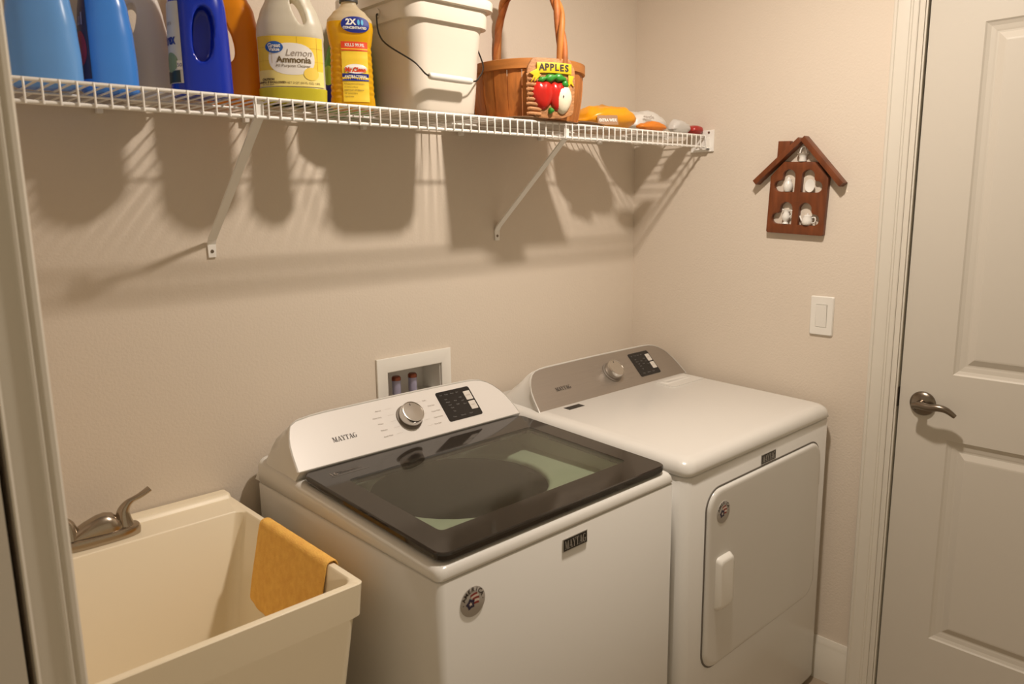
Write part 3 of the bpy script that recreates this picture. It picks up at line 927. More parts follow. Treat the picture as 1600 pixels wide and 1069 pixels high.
class Loft:
    """bottle body given by (z, a, b[, ox, oy]) sections, smoothed, on the deck at (cx, cy), turned by rz"""
    def __init__(s, cx, cy, rz, secs, n=2.6, z0=None):
        s.cx, s.cy, s.rz, s.n = cx, cy, rz, n
        s.z0 = DECK if z0 is None else z0
        s.secs = [tuple(q)+(0,)*(5-len(q)) for q in secs]
        s.c, s.s_ = math.cos(rz), math.sin(rz)
    def at(s, z):
        q = s.secs
        if z <= q[0][0]: return q[0]
        if z >= q[-1][0]: return q[-1]
        for i in range(len(q)-1):
            if q[i][0] <= z <= q[i+1][0]:
                t = (z-q[i][0])/max(1e-9, q[i+1][0]-q[i][0])
                t = t*t*(3-2*t)*.5+t*.5
                return tuple(q[i][k]+(q[i+1][k]-q[i][k])*t for k in range(5))
    def pt(s, th, z, off=0.0):
        _, a, b, ox, oy = s.at(z)
        st, ct = math.sin(th), math.cos(th)
        x = a*math.copysign(abs(st)**(2/s.n), st)
        y = -b*math.copysign(abs(ct)**(2/s.n), ct)
        nx, ny = x/(a*a+1e-9), y/(b*b+1e-9)
        l = math.hypot(nx, ny) or 1
        x, y = x+nx/l*off+ox, y+ny/l*off+oy
        return Vector((s.cx+x*s.c-y*s.s_, s.cy+x*s.s_+y*s.c, s.z0+z))
    def loc(s, x, y, z):
        return Vector((s.cx+x*s.c-y*s.s_, s.cy+x*s.s_+y*s.c, s.z0+z))
    def mesh(s, N=48, step=.006):
        z0, z1 = s.secs[0][0], s.secs[-1][0]
        zs = sorted({round(q[0], 5) for q in s.secs} | {round(z0+k*step, 5) for k in range(int((z1-z0)/step)+1)})
        return rings_me([[s.pt(2*PI*i/N, z) for i in range(N)] for z in zs])
    def smap(s, off=.0012, x0=0.0, zc=0.0):
        """maps label coordinates (x to the right from the front, y up, metres) onto the surface"""
        def f(x, y, h=0.0):
            z = zc+y
            # walk: angle whose local x equals wanted arc x (front region nearly flat)
            _, a, b, _, _ = s.at(z)
            want = x+x0
            lo, hi = -PI*.5, PI*.5
            # arc length by table
            tb = s.table(z)
            th = tb_lookup(tb, want)
            return s.pt(th, z, off+h)
        return f
    def table(s, z):
        if not hasattr(s, '_t'): s._t = {}
        k = round(z, 3)
        if k not in s._t:
            _, a, b, _, _ = s.at(z)
            out = []
            N = 120
            L_ = 0
            pv = None
            for i in range(-N, N+1):
                th = PI*.75*i/N
                st, ct = math.sin(th), math.cos(th)
                p = (a*math.copysign(abs(st)**(2/s.n), st), -b*math.copysign(abs(ct)**(2/s.n), ct))
                if pv: L_ += math.hypot(p[0]-pv[0], p[1]-pv[1])
                out.append([L_, th])
                pv = p
            mid = out[N][0]
            s._t[k] = [(l-mid, t) for l, t in out]
        return s._t[k]

def tb_lookup(tb, w):
    lo, hi = 0, len(tb)-1
    if w <= tb[0][0]: return tb[0][1]
    if w >= tb[-1][0]: return tb[-1][1]
    while hi-lo > 1:
        m = (lo+hi)//2
        if tb[m][0] <= w: lo = m
        else: hi = m
    t = (w-tb[lo][0])/max(1e-9, tb[hi][0]-tb[lo][0])
    return tb[lo][1]+(tb[hi][1]-tb[lo][1])*t

def patch_me(f, x0, x1, y0, y1, nx=16, ny=8, shape=None):
    """rectangular (or shape-warped) label patch on a surface map"""
    vs, fs = [], []
    for j in range(ny+1):
        for i in range(nx+1):
            x, y = x0+(x1-x0)*i/nx, y0+(y1-y0)*j/ny
            vs.append(f(x, y))
    for j in range(ny):
        for i in range(nx):
            a = j*(nx+1)+i
            fs.append((a, a+1, a+nx+2, a+nx+1))
    return pydata(vs, fs)

def disc_patch(f, cx, cy, rx, ry, h=0.0, N=28, pw=2.0, rings=4):
    vs, fs = [f(cx, cy, h)], []
    for k in range(1, rings+1):
        for i in range(N):
            a = 2*PI*i/N
            c, s = math.cos(a), math.sin(a)
            vs.append(f(cx+rx*k/rings*math.copysign(abs(c)**(2/pw), c), cy+ry*k/rings*math.copysign(abs(s)**(2/pw), s), h))
    for i in range(N):
        fs.append((0, 1+i, 1+(i+1) % N))
    for k in range(rings-1):
        for i in range(N):
            a, b = 1+k*N+i, 1+k*N+(i+1) % N
            fs.append((a, a+N, b+N, b))
    return pydata(vs, fs)

def carve(me, cutters, voxel=.003, smooth=6):
    """cut handle holes and round everything off"""
    o = bpy.data.objects.new('t', me)
    COL.objects.link(o)
    co = []
    for c in cutters:
        k = bpy.data.objects.new('k', c)
        COL.objects.link(k)
        co.append(k)
        b = o.modifiers.new('b', 'BOOLEAN')
        b.operation = 'DIFFERENCE'
        b.object = k
        b.solver = 'EXACT'
    rm = o.modifiers.new('r', 'REMESH')
    rm.mode = 'VOXEL'
    rm.voxel_size = voxel
    sm = o.modifiers.new('s', 'SMOOTH')
    sm.factor = .5
    sm.iterations = smooth
    dg = bpy.context.evaluated_depsgraph_get()
    out = bpy.data.meshes.new_from_object(o.evaluated_get(dg))
    for k in co: bpy.data.objects.remove(k)
    bpy.data.objects.remove(o)
    return out

def hole_me(L, cx, cz, hw, hh, tilt=0.0, depth=.12, y0=0.0, N=24, pw=2.3):
    rings = []
    for yy in (-depth+y0, depth+y0):
        r_ = []
        for i in range(N):
            a = 2*PI*i/N
            c, s = math.cos(a), math.sin(a)
            x = hw*math.copysign(abs(c)**(2/pw), c)
            z = hh*math.copysign(abs(s)**(2/pw), s)
            r_.append(L.loc(cx+x*math.cos(tilt)-z*math.sin(tilt), yy, cz+x*math.sin(tilt)+z*math.cos(tilt)))
        rings.append(r_)
    return rings_me(rings)

def cap_me(L, x, y, z0, r, h, ribs=24):
    c = L.loc(x, y, 0)
    rings = []
    for (rr0, zz) in ((.0, z0), (r, z0), (r, z0+h*.9), (r*.93, z0+h), (0.0, z0+h)):
        rings.append([Vector((c.x+rr0*(1+(.03 if i % 2 else 0))*math.cos(2*PI*i/(ribs*2)), c.y+rr0*(1+(.03 if i % 2 else 0))*math.sin(2*PI*i/(ribs*2)), L.z0+zz)) for i in range(ribs*2)])
    return rings_me(rings)

BLUE_A = trans_mat('sky_blue_plastic', (.20, .50, 1.0), .25, .25)
BLUE_B = trans_mat('mid_blue_plastic', (.08, .33, .96), .20, .25)
WHITEB = trans_mat('white_hdpe', (.90, .86, .82), .25, .35)
NAVY = mat('royal_blue_plastic', (.004, .028, .42), .20, spec=.5)
ORANGEB = trans_mat('orange_plastic', (.92, .34, .010), .30, .28)
HDPE = trans_mat('milky_hdpe', (.82, .78, .66), .40, .35)
LEMONL = trans_mat('lemon_liquid', (.82, .74, .06), .45, .25)
AMBER = trans_mat('amber_liquid', (.92, .55, .012), .45, .12)
CLEAR = trans_mat('clear_neck', (.78, .70, .52), .5, .15)
GREENB = trans_mat('lime_green_plastic', (.16, .50, .04), .3, .25)
LIME = mat('lime_print', (.42, .66, .05), .4)
YEL = mat('label_yellow', (.90, .62, .045), .4)
YEL2 = mat('label_pale_yellow', (.90, .75, .25), .4)
LWHITE = mat('label_white', (.86, .83, .78), .4)
LBLUE = mat('label_blue', (.02, .12, .45), .35)
DBLUE = mat('label_dark_blue', (.012, .025, .25), .35)
LRED = mat('label_red', (.72, .06, .015), .4)
BROWNINK = mat('brown_print', (.14, .09, .03), .5)
GREYCAP = mat('grey_cap', (.05, .05, .045), .4)

def small(o):
    o['kind'] = 'stuff'
    return o

# 1, 2: blue bottles
def blue_bottle(cx, cy, rz, a, m, label, cap):
    L = Loft(cx, cy, rz, [(0, a*.90, .036), (.006, a, .041), (.05, a, .042), (.10, a*.95, .041), (.15, a*.84, .038), (.19, a*.66, .033), (.215, .028, .024), (.235, .020, .020), (.245, .020, .020)], 2.7)
    t = thing('softener_bottle', (cx, cy, DECK), label, 'bottle', 'bottles on the wire shelf')
    obj('body', L.mesh(), m, t, 180)
    obj('cap', cap_me(L, 0, 0, .243, .024, .036), cap, t, 40)
    return L, t
L1, b1 = blue_bottle(-1.858, -.172, face_cam(-1.858, -.172, -4), .056, BLUE_A, 'leftmost sky-blue plastic bottle on the wire shelf', WHITE_PL)
L2, b2 = blue_bottle(-1.748, -.142, face_cam(-1.748, -.142, 8), .048, BLUE_B, 'mid-blue plastic bottle with a dark floral label, second from left on the shelf', DBLUE)
f = L2.smap(.0010)
lb = obj('front_label', patch_me(f, -.070, -.034, .022, .165), mat('purple_label', (.05, .03, .07), .4), b2, 180)
obj('flower', disc_patch(f, -.051, .075, .013, .030, .0006), mat('flower_red', (.40, .03, .05), .4), lb, 180)
obj('lettering', text_me('ul', .030, lambda x, y, h=0: f(x, y, h), -.052, .125, .0006, bold=.0008), mat('lilac_print', (.30, .24, .34), .4), lb, 0)

# 3: white bottle with a handle
L3 = Loft(-1.655, -.062, face_cam(-1.655, -.062, 0), [(0, .046, .036), (.006, .052, .042), (.075, .052, .042), (.12, .048, .040), (.165, .040, .038), (.21, .030, .030), (.235, .019, .019), (.25, .019, .019)], 2.5)
b3 = thing('bleach_bottle', (-1.655, -.062, DECK), 'plain white plastic bottle with a moulded handle between the blue bottles', 'bottle', 'bottles on the wire shelf')
obj('body', carve(L3.mesh(), [hole_me(L3, -.022, .150, .012, .034, R(-12))]), WHITEB, b3, 180)
obj('cap', cap_me(L3, 0, 0, .248, .022, .03), WHITE_PL, b3, 40)

# 4: royal blue jug
L4 = Loft(-1.597, -.193, face_cam(-1.597, -.193, 6), [(0, .051, .038), (.006, .056, .044), (.05, .0555, .044), (.10, .0545, .044), (.16, .052, .043), (.205, .046, .040), (.235, .034, .032), (.25, .025, .025), (.262, .025, .025)], 2.8)
b4 = thing('detergent_jug', (-1.597, -.193, DECK), 'royal blue detergent jug with oval handle hole and white side label', 'bottle', 'bottles on the wire shelf')
obj('body', carve(L4.mesh(), [hole_me(L4, .004, .112, .019, .050, R(-5), .05, -.066)]), NAVY, b4, 180)
obj('cap', cap_me(L4, 0, 0, .258, .029, .045), WHITE_PL, b4, 40)
f = L4.smap(.0014)
lb = obj('front_label', patch_me(f, -.080, -.036, .022, .168), mat('label_grey_white', (.62, .62, .60), .4), b4, 180)
obj('brand_lettering', text_me('Purex', .026, f, -.066, .100, .0006, bold=.0010, sx=.62), DBLUE, lb, 0)
obj('small_lettering', text_me('ultra', .011, f, -.060, .130, .0006, sx=.8), GREYINK, lb, 0)
obj('leaf_print', disc_patch(f, -.062, .060, .018, .018, .0005), mat('sage_print', (.22, .30, .16), .4), lb, 180)
obj('dark_print', patch_me(lambda x, y: f(x, y, .0005), -.082, -.041, .023, .045, 8, 3), mat('deep_green_print', (.02, .035, .03), .4), lb, 180)
obj('count_label', patch_me(lambda x, y: f(x, y, .0008), -.046, -.036, .046, .062, 4, 3), LWHITE, lb, 180)
obj('count_lettering', text_me('50', .009, f, -.041, .054, .0012), DBLUE, lb, 0)

# 5: orange jug
L5 = Loft(-1.490, -.100, face_cam(-1.490, -.100, -4), [(0, .052, .040), (.006, .058, .046), (.07, .058, .046), (.10, .057, .045), (.15, .055, .044), (.19, .048, .040), (.225, .032, .030), (.24, .024, .024), (.255, .024, .024)], 2.7)
b5 = thing('detergent_jug', (-1.490, -.100, DECK), 'orange plastic detergent jug with a handle, behind the ammonia jug', 'bottle', 'bottles on the wire shelf')
obj('body', carve(L5.mesh(), [hole_me(L5, -.016, .128, .020, .046, R(14)), hole_me(L5, .062, .125, .010, .040, R(4))]), ORANGEB, b5, 180)
obj('cap', cap_me(L5, 0, 0, .252, .028, .04), ORANGEB, b5, 40)

# 6: ammonia jug
L6 = Loft(-1.407, -.197, face_cam(-1.407, -.197, 2), [(0, .060, .040), (.005, .067, .046), (.030, .068, .047), (.034, .0665, .0455), (.128, .0665, .0455), (.133, .068, .047), (.155, .066, .046), (.18, .058, .042), (.205, .046, .037), (.235, .030, .028), (.25, .020, .020), (.265, .020, .020)], 2.6)
b6 = thing('ammonia_jug', (-1.407, -.197, DECK), 'milky jug of lemon ammonia with a yellow label, above the left shelf brace', 'bottle', 'bottles on the wire shelf')
obj('body', carve(L6.mesh(), [hole_me(L6, .016, .182, .010, .030, R(20))]), HDPE, b6, 180)
lq = Loft(-1.407, -.197, L6.rz, [(0, .0605, .0405), (.005, .0678, .0468), (.0305, .0690, .0480)], 2.6)
obj('liquid', lq.mesh(), LEMONL, b6, 180)
obj('cap', cap_me(L6, 0, 0, .262, .023, .028), YEL, b6, 40)
f = L6.smap(.0016)
lb = obj('front_label', patch_me(f, -.074, .066, .033, .130, 30, 6), YEL, b6, 180)
obj('cream_print', patch_me(lambda x, y: f(x, y, .0003), -.074, .066, .033, .064, 30, 4), YEL2, lb, 180)
lines = [((-.074, .066), (.108, .1085)), ((-.074, .066), (.082, .0825))]
obj('tile_print', join_me([patch_me(lambda x, y: f(x, y, .0004), a[0], a[1], b[0], b[1], 24, 1) for a, b in lines]+[patch_me(lambda x, y: f(x, y, .0004), x, x+.0006, .064, .130, 1, 5) for x in (-.040, .010, .050)]), mat('tile_line', (.62, .40, .02), .5), lb, 0)
obj('white_print', disc_patch(f, -.001, .086, .045, .031, .0006, 32, 2.4), LWHITE, lb, 180)
obj('blue_oval', disc_patch(f, -.034, .108, .0175, .0115, .0010), LBLUE, lb, 180)
obj('oval_lettering', join_me([text_me('Great', .0105, f, -.034, .111, .0016, bold=.0003), text_me('Value', .0095, f, -.034, .1035, .0016, bold=.0003)]), LWHITE, lb, 0)
obj('script_lettering', text_me('Lemon', .0185, f, .0125, .0975, .0012, shear=.25), GREYINK, lb, 0)
obj('name_lettering', text_me('Ammonia', .0170, f, .003, .0840, .0012, bold=.0004), BROWNINK, lb, 0)
obj('sub_lettering', text_me('All Purpose Cleaner', .0082, f, .001, .0725, .0012), BROWNINK, lb, 0)
obj('lemon_print', disc_patch(f, .036, .058, .0155, .0125, .0012), mat('lemon_print', (.92, .66, .10), .4), lb, 180)
obj('volume_lettering', text_me('NET 2 QT (64 FL OZ) 1.89L', .0058, f, .020, .0395, .0012), BROWNINK, lb, 0)
obj('warning_lettering', join_me([text_me('CAUTION', .0058, f, -.050, .0455, .0012, bold=.0004), text_me('HARMFUL IF SWALLOWED', .0050, f, -.045, .0400, .0012, bold=.0003), text_me('See back label', .0045, f, -.051, .0360, .0012)]), BROWNINK, lb, 0)

# 8: green bottle behind
L8 = Loft(-1.208, -.088, face_cam(-1.208, -.088, 4), [(0, .052, .034), (.006, .058, .038), (.05, .058, .038), (.10, .055, .037), (.145, .045, .034), (.18, .028, .026), (.21, .017, .017), (.23, .017, .017)], 2.5)
b8 = thing('cleaner_bottle', (-1.208, -.088, DECK), 'lime green cleaner bottle with navy label, behind the amber bottle', 'bottle', 'bottles on the wire shelf')
obj('body', L8.mesh(), GREENB, b8, 180)
obj('cap', cap_me(L8, 0, 0, .228, .019, .03), LWHITE, b8, 40)
f = L8.smap(.0010)
lb = obj('front_label', patch_me(f, -.068, .064, .012, .075, 24, 5), DBLUE, b8, 180)
obj('leaf_print', join_me([disc_patch(f, -.047, .088, .016, .022, .0005), disc_patch(f, .050, .085, .014, .020, .0005)]), LIME, b8, 180)

# 7: amber cleaner bottle
secs = [(0, .043, .026), (.005, .049, .031)]
for k in range(9):
    z = .022+k*.0125
    secs += [(z, .0478-.0004*k, .0305), (z+.0055, .0462-.0004*k, .0290)]
secs += [(.138, .0455, .029), (.150, .0475, .031), (.168, .0500, .033), (.185, .0480, .032), (.200, .036, .027), (.212, .021, .0195), (.218, .0165, .0165), (.232, .0165, .0165)]
L7 = Loft(-1.270, -.208, face_cam(-1.270, -.208, 4), secs, 2.5)
b7 = thing('cleaner_bottle', (-1.270, -.208, DECK), 'amber antibacterial cleaner bottle with a yellow label and dark cap, left of the bucket', 'bottle', 'bottles on the wire shelf')
me = L7.mesh(48, .003)
ob7 = obj('body', me, AMBER, b7, 180)
me.materials.append(CLEAR)
for p in me.polygons:
    if p.center.z > .181: p.material_index = 1
obj('cap', cap_me(L7, 0, 0, .222, .0195, .026), GREYCAP, b7, 40)
f = L7.smap(.0016)
lb = obj('front_label', patch_me(f, -.022, .034, .013, .138, 14, 16), YEL, b7, 180)
obj('red_print', patch_me(lambda x, y: f(x, y, .0006), -.022, .034, .119, .138, 12, 3), LRED, lb, 180)
obj('red_strip_lettering', text_me('KILLS 99.9%', .0090, f, .006, .1305, .0012, bold=.0002, sx=.88), LWHITE, lb, 0)
obj('white_print', disc_patch(f, .007, .082, .024, .010, .0006), LWHITE, lb, 180)
obj('brand_lettering', text_me('Mr.Clean', .0125, f, .006, .0795, .0013, bold=.0006, sx=.92), LRED, lb, 0)
obj('blue_print', patch_me(lambda x, y: f(x, y, .0008), -.022, .034, .057, .072, 12, 2), DBLUE, lb, 180)
obj('blue_strip_lettering', text_me('ANTIBACTERIAL', .0074, f, .006, .0655, .0014, bold=.0003, sx=.86), LWHITE, lb, 0)
small(obj('small_lettering', join_me([text_me(s_, .0042, f, -.019, .051-.0068*k, .0010, align='LEFT') for k, s_ in enumerate(('Kills bacteria and viruses', 'on hard surfaces', 'KEEP OUT OF REACH', 'OF CHILDREN', 'CAUTION'))]), BROWNINK, lb, 0))
ov = obj('shoulder_label', disc_patch(f, .010, .172, .030, .0165, .0008, 32, 2.3), DBLUE, b7, 180)
obj('top_lettering', text_me('2X', .0165, f, .000, .1765, .0014, bold=.0007), LWHITE, ov, 0)
obj('drop_print', join_me([disc_patch(f, .016, .1765, .0026, .0058, .0014), disc_patch(f, .0235, .1765, .0026, .0058, .0014)]), mat('cyan_print', (.10, .45, .75), .4), ov, 180)
obj('oval_lettering', text_me('CONCENTRATED', .0066, f, .008, .1650, .0014, bold=.0003, sx=.92), LWHITE, ov, 0)

# ------------------------------------------------------------------ bucket
BUCK = mat('beige_bucket_plastic', (.75, .685, .595), .35)
bk = thing('mop_bucket', (-1.05, -.165, DECK), 'beige square plastic bucket with wire bail and white grip', 'bucket')
bx0, bx1, by0, by1 = -1.146, -.946, -.268, -.080
def bring(e, z, r=.045): return rr(bx0-e, bx1+e, by0-e*.9, min(by1+e, -.006), r, DECK+z, 9)
obj('body', rings_me([bring(-.010, .0, .035), bring(-.003, .002), bring(0, .008), bring(.004, .06), bring(.012, .195, .046), bring(.013, .199), bring(.024, .200), bring(.025, .206), bring(.026, .236), bring(.026, .238), bring(.036, .240), bring(.037, .258), bring(.034, .262), bring(.022, .262), bring(.020, .255), bring(-.004, .012), bring(-.012, .008)]), BUCK, bk, 45)
WIREM = mat('bail_wire', (.05, .045, .04), .35, metal=.8)
pvl = Vector((bx0-.026, -.172, DECK+.222)); pvr = Vector((bx1+.026, -.172, DECK+.222))
gl_, gr_ = Vector((-1.130, -.302, DECK+.074)), Vector((-1.004, -.302, DECK+.073))
wl = spline([pvl+Vector((.006, 0, 0)), pvl+Vector((-.010, -.010, -.010)), Vector((-1.204, -.235, DECK+.150)), gl_+Vector((-.030, .012, .028)), gl_, (gl_+gr_)/2, gr_, gr_+Vector((.030, .010, .012)), Vector((-.925, -.252, DECK+.125)), pvr+Vector((.012, -.020, -.025)), pvr+Vector((-.004, 0, 0))], 8)
bl_ = obj('bail', tube_me(wl, .0019, 8), WIREM, bk, 60)
obj('grip', tube_me([gl_+(gr_-gl_)*t for t in (0, .02, .06, .5, .94, .98, 1)], [.005, .0068, .0078, .0082, .0078, .0068, .005], 16), WHITE_PL, bl_, 60)
for p in (pvl, pvr):
    s = 1 if p is pvl else -1
    obj('bail_ear', revolve_me([(0, 0), (.011, 0), (.010, .006), (0, .0065)], frame_map(p+Vector((s*.0035, 0, 0)), (0, 1, 0), (0, 0, 1), (-s, 0, 0)), 18), BUCK, bk, 40)

# ------------------------------------------------------------------ basket
SPLINT = mat('splint_wood', (.45, .15, .028), .55, bump=(60, .2, 3), var=(14, .25, (6, 6, 1)))
SPLINT2 = mat('splint_wood_pale', (.54, .20, .042), .55, bump=(60, .2, 3), var=(14, .25, (6, 6, 1)))
HOOP = mat('hoop_wood', (.47, .175, .037), .5, var=(8, .22, (1, 1, 8)))
VINE = mat('vine_wood', (.42, .13, .03), .6, var=(30, .3, (1, 1, 1)))
MATB = mat('brown_paper', (.34, .20, .11), .8, var=(12, .2, (1, 1, 1)))
kx, ky = -.690, -.166
pm = bmesh.new()
nx_, ny_ = 24, 18
grid = {}
for i in range(nx_+1):
    for j in range(ny_+1):
        x, y = kx-.175+.345*i/nx_, -.300+.290*j/ny_
        e = max(abs(i/nx_-.5), abs(j/ny_-.5))*2
        z = DECK+.0006+.006*max(0, e-.86)/.14*(.55+.45*math.sin(x*31+y*17))*(1 if math.hypot(x-kx, y-ky) > .150 else 0)
        grid[i, j] = pm.verts.new((x, y, z))
for i in range(nx_):
    for j in range(ny_):
        pm.faces.new((grid[i, j], grid[i+1, j], grid[i+1, j+1], grid[i, j+1]))
pl_ = obj('paper_liner', pm, MATB, None, 180, loc=(kx, ky, DECK))
tag(pl_, 'brown paper sheet with curled edges under the splint basket', 'paper')
sd_ = pl_.modifiers.new('t', 'SOLIDIFY'); sd_.thickness = .001; sd_.offset = 1
BZ = DECK+.0022
bs = thing('splint_basket', (kx, ky, BZ), 'round wooden splint basket with twisted vine handle and apple plaque', 'basket')
RB, RT, HB = .136, .150, .150
NST = 24
for i in range(NST):
    a = 2*PI*i/NST+.05
    hw0 = RB*PI/NST*1.02
    rings = []
    out = .0012 if i % 2 else 0
    for t in (0, .04, .2, .4, .6, .8, 1):
        r_ = RB+(RT-RB)*t+.005*math.sin(PI*t)+out
        z = BZ+.001+(HB-.004)*t
        hw = (RB+(RT-RB)*t)*PI/NST*.97
        row = []
        for (s_, d) in ((-1, 0), (0, .0012), (1, 0), (1, -.0022), (0, -.001), (-1, -.0022)):
            n = Vector((math.cos(a), math.sin(a), 0)); tg = Vector((-math.sin(a), math.cos(a), 0))
            row.append(Vector((kx, ky, z))+n*(r_*math.cos(hw/r_*abs(s_))+d)+tg*(hw*s_))
        rings.append(row)
    obj('stave', rings_me(rings), SPLINT if i % 3 else SPLINT2, bs, 40)
def hoop(name, r, z, h, th):
    rings = [[Vector((kx+q*math.cos(2*PI*i/56), ky+q*math.sin(2*PI*i/56), zz)) for i in range(56)] for q, zz in ((r, z), (r+th, z+.002), (r+th, z+h-.002), (r, z+h), (r-.001, z+h), (r-.001, z))]
    rings.append(rings[0])
    return obj(name, fix(rings_me(rings, False, False)), HOOP, bs, 40)
hoop('rim_hoop', RT+.0022, BZ+HB-.026, .027, .0055)
hoop('inner_hoop', RT-.0085, BZ+HB-.024, .024, .004)
obj('basket_floor', rings_me([[Vector((kx+q*math.cos(2*PI*i/48), ky+q*math.sin(2*PI*i/48), zz)) for i in range(48)] for q, zz in ((RB-.004, BZ+.001), (RB-.004, BZ+.006))]), SPLINT, bs, 40)
# twisted handle, running front to back
dv = Vector((-.187, -.982, 0)).normalized()
up_ = Vector((0, 0, 1)); sd2 = dv.cross(up_)
core = []
NP = 90
for k in range(NP+1):
    a = PI*k/NP
    p = Vector((kx, ky, BZ+HB-.035))+dv*(RT+.0005)*math.cos(a)*(1.0 if True else 1)+up_*.265*math.sin(a)**.62
    core.append(p)
for s in range(3):
    pts = []
    for k, p in enumerate(core):
        t = (core[min(k+1, NP)]-core[max(k-1, 0)]).normalized()
        n = sd2
        b = t.cross(n).normalized()
        ph = 2*PI*s/3+k*.20
        env = .0065+.003*math.sin(k*.13+s)
        pts.append(p+n*math.cos(ph)*env+b*math.sin(ph)*env+(dv*math.copysign(.008, NP/2-k)))
    obj('handle_strand', tube_me(pts, [.0068+.0018*math.sin(k*.31+s*2) for k in range(NP+1)], 8), VINE if s else SPLINT2, bs, 60)
# apple plaque on the front
toc = Vector((CAM.x-kx, CAM.y-ky, 0)).normalized()
prp = Vector((-toc.y, toc.x, 0))
if prp.dot(r2) < 0: prp = -prp
pn_ = (toc*math.cos(R(22))+prp*math.sin(R(22))).normalized()
pe = Vector((-pn_.y, pn_.x, 0))
if pe.dot(r2) < 0: pe = -pe
PC = Vector((kx, ky, BZ+.076))+pn_*(RT+.0145)
pmap = frame_map(PC, pe, (0, 0, 1), pn_)
WICK = mat('plaque_wicker', (.47, .22, .09), .6, bump=(200, .6, 2), var=(50, .3, (1, 1, 4)))
ol = []
for k in range(40):
    a = 2*PI*k/40
    c, s = math.cos(a), math.sin(a)
    w = 1+.02*math.sin(7*a)
    ol.append((.066*w*math.copysign(abs(c)**.42, c), .074*w*math.copysign(abs(s)**.42, s)))
pq = obj('apple_plaque', plate_me([ol], .010, frame_map(pmap(0, 0, -.010), pe, (0, 0, 1), pn_), .002), WICK, bs, 40)
for k in range(9):
    z = -.064+k*.0118
    obj('wicker_strand', tube_me([pmap(-.066+.002*math.sin(k*2), z, -.003), pmap(-.060, z+.001, .0018), pmap(-.045, z, .0022), pmap(-.030, z-.001, 0)], .0042, 6), WICK, pq, 60)
RIB = mat('ribbon_yellow', (.88, .56, .02), .4)
def arcq(x): return .047-.9*x*x+.0
top = [(x/1000, arcq(x/1000)+.013) for x in range(-42, 55, 6)]
bot = [(x/1000, arcq(x/1000)-.013) for x in range(-42, 55, 6)]
rb_ = obj('ribbon', plate_me([bot+top[::-1]], .005, frame_map(pmap(.0, .002, .001), pe, (0, 0, 1), pn_), .0012), RIB, pq, 40)
obj('ribbon_tail', plate_me([[(-.064, .034), (-.040, .046), (-.034, .028), (-.050, .012), (-.048, .024), (-.060, .010), (-.052, .028)]], .0035, frame_map(pmap(0, 0, .0050), pe, (0, 0, 1), pn_), .0008), RIB, pq, 40)
obj('ribbon_tail', plate_me([[(.046, .034), (.062, .030), (.057, .018), (.062, .004), (.053, .012), (.046, .002), (.046, .02)]], .0035, frame_map(pmap(0, 0, .0005), pe, (0, 0, 1), pn_), .0008), RIB, pq, 40)
for i, ch in enumerate('APPLES'):
    x = -.029+i*.0138
    obj('letter', text_me(ch, .0225, pmap, x, arcq(x)+.002, .0066, bold=.0009), INK, rb_, 0)
APPLE = mat('apple_red', (.52, .018, .012), .22, var=(40, .2, (1, 1, .3)))
CREAM = mat('apple_flesh', (.86, .78, .60), .4)
LEAF = mat('leaf_green', (.035, .26, .03), .35)
def bulge(cx, cy, rx, ry, d, heart=.18, half=None, N=28, K=7):
    rings = []
    for k in range(K):
        t = (k/(K-1))
        q = math.cos(t*PI/2*.98)
        h = d*math.sin(t*PI/2)
        row = []
        for i in range(N):
            a = 2*PI*i/N
            c, s = math.cos(a), math.sin(a)
            w = 1-.22*max(0, -s)
            x, y = rx*c*w, ry*(s-heart*math.exp(-(c/.30)**2)*(s > 0)*1.0)
            if half == 'R': x = max(x, 0)
            row.append(pmap(cx+x*q, cy+y*q, h))
        rings.append(row)
    return rings_me(rings)
obj('apple', bulge(-.024, -.016, .030, .038, .016), APPLE, pq, 60)
obj('apple', bulge(.016, -.018, .026, .038, .014), APPLE, pq, 60)
cut = obj('apple_half', bulge(.030, -.026, .026, .038, .017), CREAM, pq, 60)
obj('seed', disc_patch(lambda x, y, h=0: pmap(.026+x, -.022+y, .0178), 0, 0, .0016, .0032), INK, cut, 0)
for (lx_, ly_, lw, lh, ro) in ((-.002, .024, .020, .009, 12), (.022, .024, .018, .009, -14), (-.026, .020, .014, .006, 20), (.036, .010, .010, .008, -40), (-.003, -.056, .007, .007, 0)):
    c, s = math.cos(R(ro)), math.sin(R(ro))
    obj('leaf', rings_me([[pmap(lx_+(lw*math.cos(2*PI*i/20)*q)*c-(lh*math.sin(2*PI*i/20)*q*(1+.25*math.cos(6*PI*i/20)))*s, ly_+(lw*math.cos(2*PI*i/20)*q)*s+(lh*math.sin(2*PI*i/20)*q*(1+.25*math.cos(6*PI*i/20)))*c, h) for i in range(20)] for q, h in ((1, .001), (.95, .009), (.6, .0125), (.2, .013))]), LEAF, pq, 60)

